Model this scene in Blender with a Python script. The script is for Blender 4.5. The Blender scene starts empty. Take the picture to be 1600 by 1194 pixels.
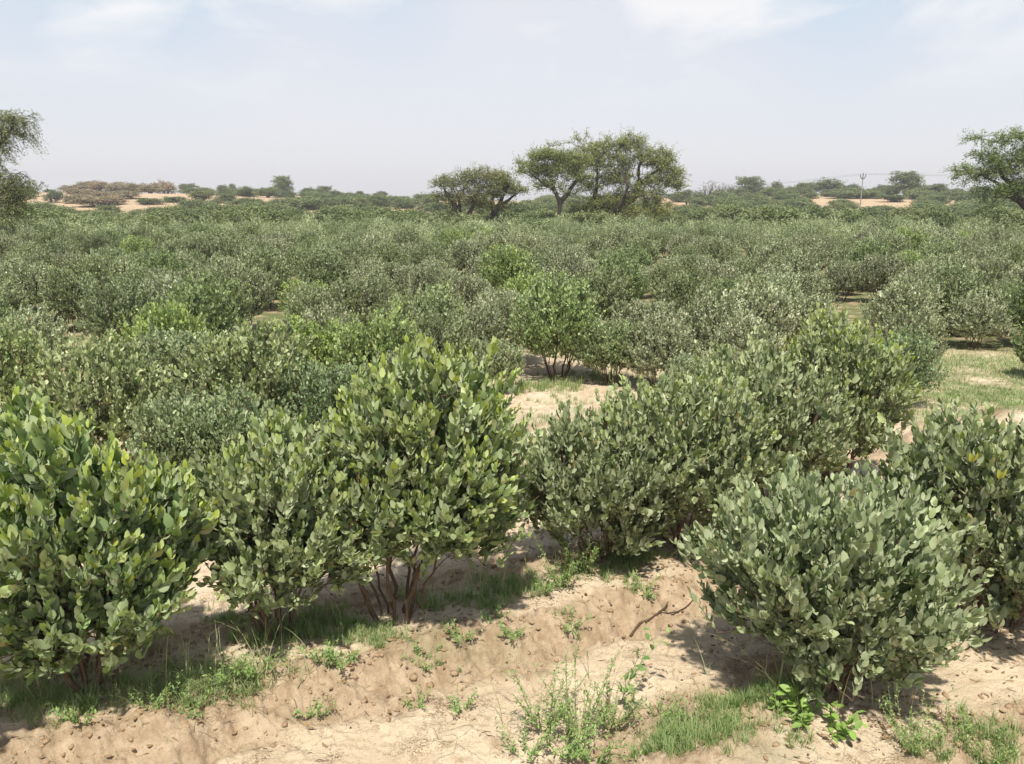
import bpy, math, random
import numpy as np
from mathutils import Vector

# ------------------------------------------------------------------ camera, world, sun, exposure
SC = bpy.context.scene
COL = SC.collection
H = 1.7
FPX = 1256.0
PITCH = math.atan((597 - 313) / FPX)
cam_d = bpy.data.cameras.new('camera')
cam = bpy.data.objects.new('camera', cam_d)
COL.objects.link(cam)
cam.location = (0, 0, H)
cam.rotation_euler = (math.pi / 2 - PITCH, 0, 0)
cam_d.sensor_width = 36
cam_d.lens = FPX / 1600 * 36
cam_d.clip_start = 0.02
cam_d.clip_end = 3000
SC.camera = cam

SUN_EL, SUN_AZ = math.radians(63), math.radians(186)     # azimuth from +Y towards +X
world = bpy.data.worlds.new('World')
SC.world = world
world.use_nodes = True
wt = world.node_tree
for n in list(wt.nodes): wt.nodes.remove(n)
def wn(t, **k):
    n = wt.nodes.new(t)
    for a, b in k.items(): setattr(n, a, b)
    return n
sky = wn('ShaderNodeTexSky', sky_type='NISHITA', sun_disc=False, sun_elevation=SUN_EL, sun_rotation=SUN_AZ,
         air_density=1.0, dust_density=2.0, ozone_density=1.6, altitude=200)
tc = wn('ShaderNodeTexCoord')
sep = wn('ShaderNodeSeparateXYZ')
wt.links.new(tc.outputs['Generated'], sep.inputs[0])
# thin milky veil everywhere plus soft clouds
mp = wn('ShaderNodeMapping'); mp.inputs['Scale'].default_value = (2.0, 2.0, 5.5); mp.inputs['Location'].default_value = (0.35, 0.2, 0.55)
wt.links.new(tc.outputs['Generated'], mp.inputs[0])
nz = wn('ShaderNodeTexNoise'); nz.inputs['Scale'].default_value = 2.6; nz.inputs['Detail'].default_value = 9; nz.inputs['Roughness'].default_value = 0.52
nz.inputs['Distortion'].default_value = 0.3
wt.links.new(mp.outputs[0], nz.inputs['Vector'])
cr = wn('ShaderNodeValToRGB'); cr.color_ramp.elements[0].position = 0.46; cr.color_ramp.elements[1].position = 0.62
wt.links.new(nz.outputs['Fac'], cr.inputs[0])
el = wn('ShaderNodeMapRange'); el.inputs[1].default_value = 0.10; el.inputs[2].default_value = 0.19
wt.links.new(sep.outputs['Z'], el.inputs[0])
cm = wn('ShaderNodeMath', operation='MULTIPLY'); wt.links.new(cr.outputs[0], cm.inputs[0])
el2 = wn('ShaderNodeMapRange'); el2.inputs[1].default_value = .25; el2.inputs[2].default_value = .6; el2.inputs[3].default_value = 1; el2.inputs[4].default_value = .25
wt.links.new(sep.outputs['Z'], el2.inputs[0])
elm = wn('ShaderNodeMath', operation='MULTIPLY'); wt.links.new(el.outputs[0], elm.inputs[0]); wt.links.new(el2.outputs[0], elm.inputs[1]); wt.links.new(elm.outputs[0], cm.inputs[1])
cm2 = wn('ShaderNodeMath', operation='MULTIPLY'); cm2.inputs[1].default_value = 0.9; wt.links.new(cm.outputs[0], cm2.inputs[0])
veil = wn('ShaderNodeMix', data_type='RGBA'); veil.inputs['Factor'].default_value = 0.80

vr = wn('ShaderNodeMapRange'); vr.inputs[1].default_value = .05; vr.inputs[2].default_value = .21; wt.links.new(sep.outputs['Z'], vr.inputs[0])
nb = wn('ShaderNodeTexNoise'); nb.inputs['Scale'].default_value = 2.2; nb.inputs['Detail'].default_value = 2; wt.links.new(tc.outputs['Generated'], nb.inputs['Vector'])
nr = wn('ShaderNodeMapRange'); nr.inputs[1].default_value = .32; nr.inputs[2].default_value = .62; wt.links.new(nb.outputs['Fac'], nr.inputs[0])
vm = wn('ShaderNodeMath', operation='MULTIPLY'); wt.links.new(vr.outputs[0], vm.inputs[0]); wt.links.new(nr.outputs[0], vm.inputs[1])
vc = wn('ShaderNodeMix', data_type='RGBA'); vc.inputs[6].default_value = (8.5, 8.4, 8.8, 1); vc.inputs[7].default_value = (6.5, 7.6, 8.7, 1)
wt.links.new(vm.outputs[0], vc.inputs[0]); wt.links.new(vc.outputs[2], veil.inputs[7])
wt.links.new(sky.outputs[0], veil.inputs[6])
vf = wn('ShaderNodeMapRange'); vf.inputs[1].default_value = .24; vf.inputs[2].default_value = .60; vf.inputs[3].default_value = .80; vf.inputs[4].default_value = .28
wt.links.new(sep.outputs['Z'], vf.inputs[0]); wt.links.new(vf.outputs[0], veil.inputs['Factor'])
cloud = wn('ShaderNodeMix', data_type='RGBA'); cloud.inputs[7].default_value = (8.7, 8.65, 8.8, 1)
wt.links.new(cm2.outputs[0], cloud.inputs['Factor']); wt.links.new(veil.outputs[2], cloud.inputs[6])
bg = wn('ShaderNodeBackground'); bg.inputs['Strength'].default_value = 0.088
wt.links.new(cloud.outputs[2], bg.inputs[0])
wo = wn('ShaderNodeOutputWorld'); wt.links.new(bg.outputs[0], wo.inputs[0])

sl = bpy.data.lights.new('sun', 'SUN'); sl.energy = 5.0; sl.angle = math.radians(1.8); sl.color = (1.0, 0.94, 0.83)
so = bpy.data.objects.new('sun', sl); COL.objects.link(so)
sdir = Vector((math.cos(SUN_EL) * math.sin(SUN_AZ), math.cos(SUN_EL) * math.cos(SUN_AZ), math.sin(SUN_EL)))
so.rotation_euler = sdir.to_track_quat('Z', 'Y').to_euler()
so.location = (5, -5, 20)
SC.view_settings.view_transform = 'Standard'
SC.view_settings.look = 'None'
SC.view_settings.exposure = 0.33
SC.view_settings.gamma = 1.0
SC.cycles.max_bounces = 6
SC.cycles.transparent_max_bounces = 4
SC.cycles.diffuse_bounces = 2
SC.cycles.glossy_bounces = 1
SC.cycles.transmission_bounces = 3
SC.cycles.caustics_reflective = False
SC.cycles.caustics_refractive = False

# ------------------------------------------------------------------ helpers
CP, SP = math.cos(PITCH), math.sin(PITCH)
def colx(px, D, z=0.0):
    """world x of photo column px at ground distance D"""
    return (px - 800) / FPX * (D * CP + (H - z) * SP)
def zat(py, D):
    """world z seen at photo row py at distance D"""
    return H - D * math.tan(PITCH + math.atan((py - 597) / FPX))
def gpt(px, py, z=0.0):
    D = (H - z) / math.tan(PITCH + math.atan((py - 597) / FPX))
    return colx(px, D, z), D

_perm = np.random.RandomState(7).permutation(1024)
_grad = np.random.RandomState(8).rand(1024) * 2 * math.pi
_gx, _gy = np.cos(_grad), np.sin(_grad)
def perlin(x, y):
    x = np.asarray(x, float); y = np.asarray(y, float)
    xi = np.floor(x).astype(int); yi = np.floor(y).astype(int)
    xf, yf = x - xi, y - yi
    u = xf * xf * xf * (xf * (xf * 6 - 15) + 10); v = yf * yf * yf * (yf * (yf * 6 - 15) + 10)
    def g(ix, iy, dx, dy):
        h = _perm[(_perm[ix & 1023] + iy) & 1023]
        return _gx[h] * dx + _gy[h] * dy
    a = g(xi, yi, xf, yf); b = g(xi + 1, yi, xf - 1, yf); c = g(xi, yi + 1, xf, yf - 1); d = g(xi + 1, yi + 1, xf - 1, yf - 1)
    return (a + u * (b - a)) * (1 - v) + (c + u * (d - c)) * v
def fbm(x, y, o=4, s=0.5):
    t = 0; a = 1; f = 1
    for i in range(o):
        t = t + a * perlin(x * f + 17 * i, y * f - 9 * i); a *= s; f *= 2.03
    return t
def sstep(a, b, t):
    t = np.clip((t - a) / (b - a), 0, 1)
    return t * t * (3 - 2 * t)
def polydist(x, y, pts):
    best = np.full(np.shape(x), 1e9)
    sgn = np.zeros(np.shape(x))
    for (ax, ay), (bx, by) in zip(pts[:-1], pts[1:]):
        dx, dy = bx - ax, by - ay
        t = np.clip(((x - ax) * dx + (y - ay) * dy) / (dx * dx + dy * dy), 0, 1)
        ex, ey = x - ax - t * dx, y - ay - t * dy
        d = np.hypot(ex, ey); s = np.sign(dx * ey - dy * ex)
        m = d < best
        best = np.where(m, d, best); sgn = np.where(m, s, sgn)
    return best, sgn
BUND0 = [(-5.7, 0.187), (-2.47, 1.982), (-1.425, 2.412), (-0.902, 2.712), (-0.399, 2.917), (0.237, 3.226), (0.76, 3.506), (1.9, 4.301), (3.2, 5.5), (7, 8.2)]
BUND1 = [(-1.425, 0.281), (-0.095, 1.262), (0.475, 1.776), (1.045, 2.207), (1.9, 2.758), (3.04, 3.46), (7, 6.0)]
BUND2 = [(-9, 0.6), (-4.5, 3.0), (-2.6, 4.0), (-1.0, 4.8), (0.0, 5.3), (0.5, 5.55)]
def bunds(x, y):
    n = fbm(x * 2.3, y * 2.3, 4) * 0.15
    r = 0; face = 0
    for P, hh, w0, w1 in ((BUND0, .08, .17, .44), (BUND1, .085, .20, .48), (BUND2, .09, .2, .5)):
        d, s = polydist(x, y, P)
        d = d + n * 0.9
        k = 1 - sstep(w0, w1, d)
        r = np.maximum(r, k * hh)
        f = sstep(w0 * .5, w0 * 1.05, d) * (1 - sstep(w1 * .92, w1 * 1.15, d))
        face = np.maximum(face, f)
    return r, face
def terrain(x, y):
    """smooth ground height without the fine relief"""
    x = np.asarray(x, float); y = np.asarray(y, float)
    R = np.hypot(x, y)
    az = np.degrees(np.arctan2(x, y))
    near = 1 - sstep(7, 12, R)
    b, f = bunds(x, y)
    z = b * near
    z = z - 0.06 * sstep(5.0, 9.0, R) * (1 - sstep(30, 60, R))
    z = z + 0.12 * sstep(11, 30, R) * (1 - sstep(45, 85, R))
    z = z + near * 0.012 * fbm(x * 1.3 + 4, y * 1.3, 3) + (1 - near) * 0.10 * fbm(x * .12, y * .12, 3)
    hc = np.interp(az, [-180, -60, -33, -26, -18, -10, -2, 4, 10, 20, 30, 60, 180], [2.2, 2.5, 2.8, 3.0, 2.9, 2.2, 1.3, 1.2, 2.0, 2.6, 2.5, 2.3, 2.2])
    hill = sstep(96, 168, R + 12 * fbm(x * .02, y * .02, 2))
    z = z + hill * (hc + 0.6 * fbm(x * .035 + 3, y * .035, 3)) + sstep(150, 260, R) * 0.3
    z = z - sstep(200, 600, R) * 6
    return z
def gz(x, y): return float(terrain(np.array([x]), np.array([y]))[0])

def link(o, parent=None):
    COL.objects.link(o)
    if parent is not None: o.parent = parent
    return o
def mesh_obj(name, V, F, mats, parent=None, col=None, smooth=False, mi=None):
    """V (n,3); F = list of (m,k) int arrays"""
    me = bpy.data.meshes.new(name)
    V = np.ascontiguousarray(V, dtype=np.float32)
    F = [f for f in F if len(f)]
    loops = np.concatenate([f.ravel() for f in F]).astype(np.int32)
    tot = np.concatenate([np.full(len(f), f.shape[1], np.int32) for f in F])
    st = np.concatenate([[0], np.cumsum(tot)[:-1]]).astype(np.int32)
    me.vertices.add(len(V)); me.vertices.foreach_set('co', V.ravel())
    me.loops.add(len(loops)); me.loops.foreach_set('vertex_index', loops)
    me.polygons.add(len(tot)); me.polygons.foreach_set('loop_start', st); me.polygons.foreach_set('loop_total', tot)
    if smooth: me.polygons.foreach_set('use_smooth', np.ones(len(tot), bool))
    if col is not None:
        c = np.ones((len(V), 4), np.float32); c[:, :3] = col
        a = me.attributes.new('col', 'FLOAT_COLOR', 'POINT'); a.data.foreach_set('color', c.ravel())
    for m in (mats if isinstance(mats, (list, tuple)) else [mats]): me.materials.append(m)
    me.update(calc_edges=True)
    o = bpy.data.objects.new(name, me)
    return link(o, parent)
def tag(o, label=None, cat=None, group=None, kind=None):
    if label: o['label'] = label
    if cat: o['category'] = cat
    if group: o['group'] = group
    if kind: o['kind'] = kind
    return o
def empty(name, loc=(0, 0, 0), rz=0, sc=1):
    o = bpy.data.objects.new(name, None); o.empty_display_size = 0.2
    o.location = loc; o.rotation_euler = (0, 0, rz); o.scale = (sc, sc, sc) if not isinstance(sc, tuple) else sc
    return link(o)
KIDS = {}
def copy_tree(o, parent=None):
    c = o.copy(); COL.objects.link(c); c.parent = parent
    for k in ('label', 'group'):
        if parent is None and k in c: del c[k]
    KIDS[c.name] = [copy_tree(ch, c) for ch in KIDS.get(o.name, [])]
    return c

# ---- vectorised leaf / tube / blade builders
def leaf_tpl(kind):
    if kind == 'hi':     # pointed ovate leaf with a folded midrib
        V = [(0, 0, 0), (0, .34, 0), (0, .68, -.02), (0, 1, -.09),
             (-.36, .16, .05), (-.5, .48, .10), (-.31, .82, .02), (.36, .16, .05), (.5, .48, .10), (.31, .82, .02)]
        T = [(0, 1, 4), (0, 7, 1)]
        Q = [(1, 2, 5, 4), (2, 3, 6, 5), (1, 7, 8, 2), (2, 8, 9, 3)]
    elif kind == 'mid':
        V = [(0, 0, 0), (0, .5, 0), (0, 1, -.06), (-.5, .38, .09), (-.36, .75, .06), (.5, .38, .09), (.36, .75, .06)]
        T = [(0, 1, 3), (0, 5, 1)]
        Q = [(1, 2, 4, 3), (1, 5, 6, 2)]
    else:                # far leaf, kite
        V = [(0, 0, 0), (.5, .45, .05), (0, 1, 0), (-.5, .45, .05)]
        T = []; Q = [(0, 1, 2, 3)]
    return np.array(V, float), np.array(T, int).reshape(-1, 3), np.array(Q, int).reshape(-1, 4)
def norm(a): return a / np.maximum(np.linalg.norm(a, axis=-1, keepdims=True), 1e-9)
def leaves(kind, P, Dv, W, L, wid, c):
    """P origins, Dv direction, W width axis, L length, wid width; c (n,3) colour codes"""
    tv, T, Q = leaf_tpl(kind)
    Dv = norm(Dv); W = norm(W - (W * Dv).sum(1, keepdims=True) * Dv); N = np.cross(W, Dv)
    V = (P[:, None] + tv[None, :, 0:1] * (W * wid[:, None])[:, None] + tv[None, :, 1:2] * (Dv * L[:, None])[:, None]
         + tv[None, :, 2:3] * (N * L[:, None])[:, None])
    n, k = len(P), len(tv)
    off = (np.arange(n) * k)[:, None, None]
    F = []
    if len(T): F.append((T[None] + off).reshape(-1, 3))
    if len(Q): F.append((Q[None] + off).reshape(-1, 4))
    return V.reshape(-1, 3), F, np.repeat(c, k, axis=0)
def merge(parts):
    Vs, Fs, Cs, o = [], {}, [], 0
    for V, F, c in parts:
        Vs.append(V); Cs.append(c)
        for f in F:
            if len(f): Fs.setdefault(f.shape[1], []).append(f + o)
        o += len(V)
    return np.concatenate(Vs), [np.concatenate(v) for v in Fs.values()], np.concatenate(Cs)
def tubes(P, R, sides=5, c=None):
    """P (B,K,3), R (B,K)"""
    B, K, _ = P.shape
    T = np.empty_like(P); T[:, 1:-1] = P[:, 2:] - P[:, :-2]; T[:, 0] = P[:, 1] - P[:, 0]; T[:, -1] = P[:, -1] - P[:, -2]
    T = norm(T)
    ref = np.where(np.abs(T[..., 2:3]) > .9, np.array([1., 0, 0]), np.array([0, 0, 1.]))
    ref = np.broadcast_to(ref[:, :1], T.shape)
    U = norm(np.cross(ref, T)); W = np.cross(T, U)
    a = np.arange(sides) * 2 * math.pi / sides
    V = P[:, :, None] + R[:, :, None, None] * (np.cos(a)[None, None, :, None] * U[:, :, None] + np.sin(a)[None, None, :, None] * W[:, :, None])
    b, k, s = np.meshgrid(np.arange(B), np.arange(K - 1), np.arange(sides), indexing='ij')
    i0 = (b * K + k) * sides
    F = np.stack([i0 + s, i0 + (s + 1) % sides, i0 + sides + (s + 1) % sides, i0 + sides + s], -1).reshape(-1, 4)
    V = V.reshape(-1, 3)
    cc = np.repeat(c, K * sides, axis=0) if c is not None else np.tile([[.5, .5, .5]], (len(V), 1))
    return V, [F], cc
def blades(P, az, hgt, lean, wid, c, seg=3):
    """grass blades as curved tapering ribbons"""
    n = len(P)
    t = np.linspace(0, 1, seg + 1)
    d = np.stack([np.cos(az), np.sin(az), np.zeros(n)], 1); s = np.stack([-np.sin(az), np.cos(az), np.zeros(n)], 1)
    out = (lean[:, None] * t[None] ** 1.8)
    up = t[None] * np.sqrt(np.clip(1 - (lean[:, None] * .75) ** 2 * t[None] ** 2, .05, 1))
    C = P[:, None] + d[:, None] * (out * hgt[:, None])[..., None] + np.array([0, 0, 1.]) * (up * hgt[:, None])[..., None]
    w = wid[:, None] * (1 - t[None] ** 1.6) * .5 + .0002
    L = C - s[:, None] * w[..., None]; Rr = C + s[:, None] * w[..., None]
    V = np.stack([L, Rr], 2).reshape(-1, 3)
    K = seg + 1
    b, k = np.meshgrid(np.arange(n), np.arange(seg), indexing='ij')
    i = (b * K + k) * 2
    F = np.stack([i, i + 1, i + 3, i + 2], -1).reshape(-1, 4)
    return V, [F], np.repeat(c, K * 2, axis=0)

# ---- growing a branch skeleton towards target points
def grow(rng, mains, targets, rtip, rpow=1.0, bend=.35, K=5, grav=0.0, base=None):
    """mains: list of (K0,3) arrays with radii; returns tube batches and branch ends/directions"""
    NP, NR, ND, NL = [], [], [], []
    tb = []
    for P, R in mains:
        P = np.array(P, float); R = np.array(R, float)
        # resample smoothly
        t = np.linspace(0, len(P) - 1, 12); Q = np.stack([np.interp(t, np.arange(len(P)), P[:, i]) for i in range(3)], 1)
        Q[1:-1] = (Q[:-2] + 2 * Q[1:-1] + Q[2:]) / 4
        Q[1:-1] += rng.normal(0, .012, Q[1:-1].shape) * np.linalg.norm(Q[-1] - Q[0])
        rr = np.interp(t, np.arange(len(R)), R)
        tb.append((Q[None], rr[None]))
        D = norm(np.gradient(Q, axis=0)); l = np.concatenate([[0], np.cumsum(np.linalg.norm(np.diff(Q, axis=0), axis=1))])
        NP += list(Q[3:]); NR += list(rr[3:]); ND += list(D[3:]); NL += list(l[3:])
    b0 = np.array(mains[0][0][0], float)
    order = np.argsort(np.linalg.norm(targets - b0, axis=1))
    n0 = len(NP); M = n0 + len(targets) * (K - 1)
    AP = np.zeros((M, 3)); AR = np.zeros(M); AD = np.zeros((M, 3)); AL = np.full(M, 1e9)
    AP[:n0], AR[:n0], AD[:n0], AL[:n0] = NP, NR, ND, NL
    n = n0
    BP = np.zeros((len(targets), K, 3)); BR = np.zeros((len(targets), K)); ED = np.zeros((len(targets), 3))
    tt = np.linspace(0, 1, K)
    for j, ti in enumerate(order):
        t = targets[ti]
        v = t - AP[:n]; d = np.linalg.norm(v, axis=1)
        ca = (v * AD[:n]).sum(1) / np.maximum(d, 1e-6)
        cost = d * (1.35 - .35 * ca) + 0.25 * AL[:n] + np.where(ca < 0, d * .4, 0)
        k = int(np.argmin(cost))
        p0 = AP[k]; dd = d[k]
        c = p0 + AD[k] * dd * bend + (t - p0) * .2 + np.array([0, 0, -grav * dd])
        B = ((1 - tt) ** 2)[:, None] * p0 + (2 * tt * (1 - tt))[:, None] * c + (tt ** 2)[:, None] * t
        B[1:-1] += rng.normal(0, .03 * dd, (K - 2, 3))
        r0 = min(AR[k] * .85, rtip + (rtip * 7) * min(1, (dd / 0.8 if rpow == 1 else dd * rpow)))
        BP[j] = B; BR[j] = r0 + (rtip - r0) * tt ** .8
        Dn = norm(np.gradient(B, axis=0))
        AP[n:n + K - 1] = B[1:]; AR[n:n + K - 1] = BR[j, 1:]; AD[n:n + K - 1] = Dn[1:]; AL[n:n + K - 1] = AL[k] + dd * tt[1:]
        ED[j] = Dn[-1]; n += K - 1
    tb.append((BP, BR))
    return tb, targets[order], ED

# ------------------------------------------------------------------ materials
def mat(name):
    m = bpy.data.materials.new(name); m.use_nodes = True
    nt = m.node_tree
    for n in list(nt.nodes): nt.nodes.remove(n)
    return m, nt
class NT:
    def __init__(s, nt): s.nt = nt
    def n(s, t, **k):
        x = s.nt.nodes.new(t)
        for a, b in k.items(): setattr(x, a, b)
        return x
    def l(s, a, b): s.nt.links.new(a, b)
    def mix(s, f, a, b, bt='MIX'):
        x = s.n('ShaderNodeMix', data_type='RGBA', blend_type=bt)
        for i, v in ((0, f), (6, a), (7, b)):
            if hasattr(v, 'is_linked') or hasattr(v, 'links'): s.l(v, x.inputs[i])
            else: x.inputs[i].default_value = v if i == 0 else (*v, 1)
        return x.outputs[2]
def leaf_mat(name, dark, light, young, back, trans=.22, rough=.5, spec=.35, old=(.30, .24, .10)):
    m, nt = mat(name); N = NT(nt)
    at = N.n('ShaderNodeAttribute', attribute_name='col')
    sp = N.n('ShaderNodeSeparateColor'); N.l(at.outputs['Color'], sp.inputs[0])
    oi = N.n('ShaderNodeObjectInfo')
    c = N.mix(sp.outputs[0], dark, light)
    c = N.mix(1.0, c, oi.outputs['Color'], 'MULTIPLY')
    c = N.mix(sp.outputs[1], c, young)
    c = N.mix(sp.outputs[2], c, old)
    ge = N.n('ShaderNodeNewGeometry')
    mb = N.n('ShaderNodeMath', operation='MULTIPLY'); N.l(ge.outputs['Backfacing'], mb.inputs[0]); mb.inputs[1].default_value = .45
    c = N.mix(mb.outputs[0], c, back)
    p = N.n('ShaderNodeBsdfPrincipled'); N.l(c, p.inputs['Base Color'])
    p.inputs['Roughness'].default_value = rough; p.inputs['Specular IOR Level'].default_value = spec
    tr = N.n('ShaderNodeBsdfTranslucent')
    tcx = N.mix(1.0, c, (1.0, 1.25, .45), 'MULTIPLY'); N.l(tcx, tr.inputs[0])
    mx = N.n('ShaderNodeMixShader'); mx.inputs[0].default_value = trans
    N.l(p.outputs[0], mx.inputs[1]); N.l(tr.outputs[0], mx.inputs[2])
    o = N.n('ShaderNodeOutputMaterial'); N.l(mx.outputs[0], o.inputs[0])
    return m
def plain(name, a, b, scale=30, rough=.85, bump=.3):
    m, nt = mat(name); N = NT(nt)
    g = N.n('ShaderNodeTexCoord'); nz = N.n('ShaderNodeTexNoise'); nz.inputs['Scale'].default_value = scale; nz.inputs['Detail'].default_value = 5
    N.l(g.outputs['Object'], nz.inputs['Vector'])
    c = N.mix(nz.outputs['Fac'], a, b)
    p = N.n('ShaderNodeBsdfPrincipled'); N.l(c, p.inputs['Base Color']); p.inputs['Roughness'].default_value = rough
    p.inputs['Specular IOR Level'].default_value = .2
    bp = N.n('ShaderNodeBump'); bp.inputs['Strength'].default_value = bump; bp.inputs['Distance'].default_value = .01
    N.l(nz.outputs['Fac'], bp.inputs['Height']); N.l(bp.outputs[0], p.inputs['Normal'])
    o = N.n('ShaderNodeOutputMaterial'); N.l(p.outputs[0], o.inputs[0])
    return m
M_JOJ = leaf_mat('waxy_leaf', (.044, .076, .025), (.430, .472, .290), (.420, .500, .085), (.42, .45, .30), .17, .44, .4)
M_BARK = plain('shrub_bark', (.075, .048, .033), (.19, .125, .085), 40)
M_TBARK = plain('tree_bark', (.045, .035, .028), (.11, .085, .065), 6)
M_ACA = leaf_mat('acacia_leaf', (.17, .19, .085), (.38, .40, .21), (.40, .43, .17), (.33, .35, .19), .3, .6, .2)
M_SCRUB = leaf_mat('scrub_leaf', (.13, .15, .08), (.26, .28, .165), (.26, .31, .11), (.24, .26, .15), .2, .7, .1)
M_GRASS = leaf_mat('grass_blade', (.12, .19, .07), (.26, .35, .14), (.32, .43, .15), (.24, .31, .14), .25, .5, .3, old=(.52, .44, .26))
M_STRAW = plain('straw', (.40, .33, .19), (.62, .54, .36), 20, .7)
M_CLOD = plain('clod_soil', (.21, .135, .08), (.40, .29, .185), 30, .95)
M_DEBRIS = plain('dark_debris', (.05, .032, .02), (.13, .085, .055), 50, .9)
M_CONC = plain('concrete', (.20, .19, .17), (.32, .30, .28), 8)
M_STEEL = plain('dark_steel', (.05, .05, .05), (.10, .10, .10), 8, .5)

def sand_mat():
    m, nt = mat('sandy_soil'); N = NT(nt)
    g = N.n('ShaderNodeNewGeometry'); at = N.n('ShaderNodeAttribute', attribute_name='col')
    sp = N.n('ShaderNodeSeparateColor'); N.l(at.outputs['Color'], sp.inputs[0])
    def noise(sc, det=4, rough=.55, dist=0):
        x = N.n('ShaderNodeTexNoise'); x.inputs['Scale'].default_value = sc; x.inputs['Detail'].default_value = det
        x.inputs['Roughness'].default_value = rough; x.inputs['Distortion'].default_value = dist
        N.l(g.outputs['Position'], x.inputs['Vector']); return x.outputs['Fac']
    def ramp(v, a, b):
        x = N.n('ShaderNodeMapRange'); x.inputs[1].default_value = a; x.inputs[2].default_value = b; N.l(v, x.inputs[0]); return x.outputs[0]
    n1 = noise(2.2, 6, .6); n2 = noise(14, 6, .65, .4); n3 = noise(90, 4, .6); n4 = noise(420, 2)
    c = N.mix(ramp(n1, .35, .65), (.54, .435, .305), (.65, .54, .395))
    c = N.mix(ramp(n2, .52, .75), c, (.40, .295, .19))
    # dug soil on the bund flanks, also the base of the painted field shade
    brown = N.mix(ramp(n2, .35, .65), (.31, .225, .142), (.50, .39, .27))
    c = N.mix(sp.outputs[0], c, brown)
    # far dune sand
    dune = N.mix(ramp(n1, .4, .6), (.40, .295, .19), (.48, .36, .24))
    c = N.mix(sp.outputs[1], c, dune)
    # green growth on open strips and plain, plus painted dark gaps between field shrubs
    ng = noise(3.5, 6, .7); mg = N.n('ShaderNodeMath', operation='MULTIPLY'); N.l(sp.outputs[2], mg.inputs[0]); N.l(ramp(ng, .38, .6), mg.inputs[1])
    c = N.mix(mg.outputs[0], c, (.125, .150, .062))
    c = N.mix(ramp(n3, .62, .74), c, (.22, .14, .085))
    n5 = noise(5.5, 5, .65, .6); n6 = noise(160, 3, .6)
    mc = N.n('ShaderNodeMath', operation='MULTIPLY'); N.l(ramp(n5, .54, .62), mc.inputs[0]); N.l(ramp(n6, .48, .58), mc.inputs[1])
    c = N.mix(mc.outputs[0], c, (.27, .19, .12))
    p = N.n('ShaderNodeBsdfPrincipled'); N.l(c, p.inputs['Base Color']); p.inputs['Roughness'].default_value = .95; p.inputs['Specular IOR Level'].default_value = .1
    vo = N.n('ShaderNodeTexVoronoi', feature='DISTANCE_TO_EDGE'); vo.inputs['Scale'].default_value = 8.5
    wp = N.n('ShaderNodeVectorMath', operation='MULTIPLY_ADD'); nw = N.n('ShaderNodeTexNoise'); nw.inputs['Scale'].default_value = 9; nw.inputs['Detail'].default_value = 5
    N.l(g.outputs['Position'], nw.inputs['Vector']); N.l(nw.outputs['Color'], wp.inputs[0]); wp.inputs[1].default_value = (.16, .16, 0); N.l(g.outputs['Position'], wp.inputs[2])
    N.l(wp.outputs[0], vo.inputs['Vector'])
    ck = ramp(vo.outputs['Distance'], .0, .035)
    b0 = N.n('ShaderNodeBump'); b0.inputs['Strength'].default_value = .7; b0.inputs['Distance'].default_value = .008
    inv = N.n('ShaderNodeMath', operation='SUBTRACT'); inv.inputs[0].default_value = 1; N.l(sp.outputs[0], inv.inputs[1])
    cb = N.n('ShaderNodeMath', operation='MULTIPLY'); N.l(ck, cb.inputs[0]); N.l(ramp(noise(1.6, 3), .42, .55), cb.inputs[1])
    cb2 = N.n('ShaderNodeMath', operation='MULTIPLY'); N.l(cb.outputs[0], cb2.inputs[0]); N.l(inv.outputs[0], cb2.inputs[1]); N.l(cb2.outputs[0], b0.inputs['Height'])
    n7 = noise(38, 10, .72)
    bx_ = N.n('ShaderNodeBump'); bx_.inputs['Strength'].default_value = .9; bx_.inputs['Distance'].default_value = .014; N.l(n7, bx_.inputs['Height']); N.l(b0.outputs[0], bx_.inputs['Normal'])
    b1 = N.n('ShaderNodeBump'); N.l(bx_.outputs[0], b1.inputs['Normal']); b1.inputs['Strength'].default_value = .55; b1.inputs['Distance'].default_value = .02; N.l(n2, b1.inputs['Height'])
    b2 = N.n('ShaderNodeBump'); b2.inputs['Strength'].default_value = .6; b2.inputs['Distance'].default_value = .006; N.l(n3, b2.inputs['Height']); N.l(b1.outputs[0], b2.inputs['Normal'])
    b3 = N.n('ShaderNodeBump'); b3.inputs['Strength'].default_value = .5; b3.inputs['Distance'].default_value = .0015; N.l(n4, b3.inputs['Height']); N.l(b2.outputs[0], b3.inputs['Normal'])
    N.l(b3.outputs[0], p.inputs['Normal'])
    o = N.n('ShaderNodeOutputMaterial'); N.l(p.outputs[0], o.inputs[0])
    return m

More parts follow.
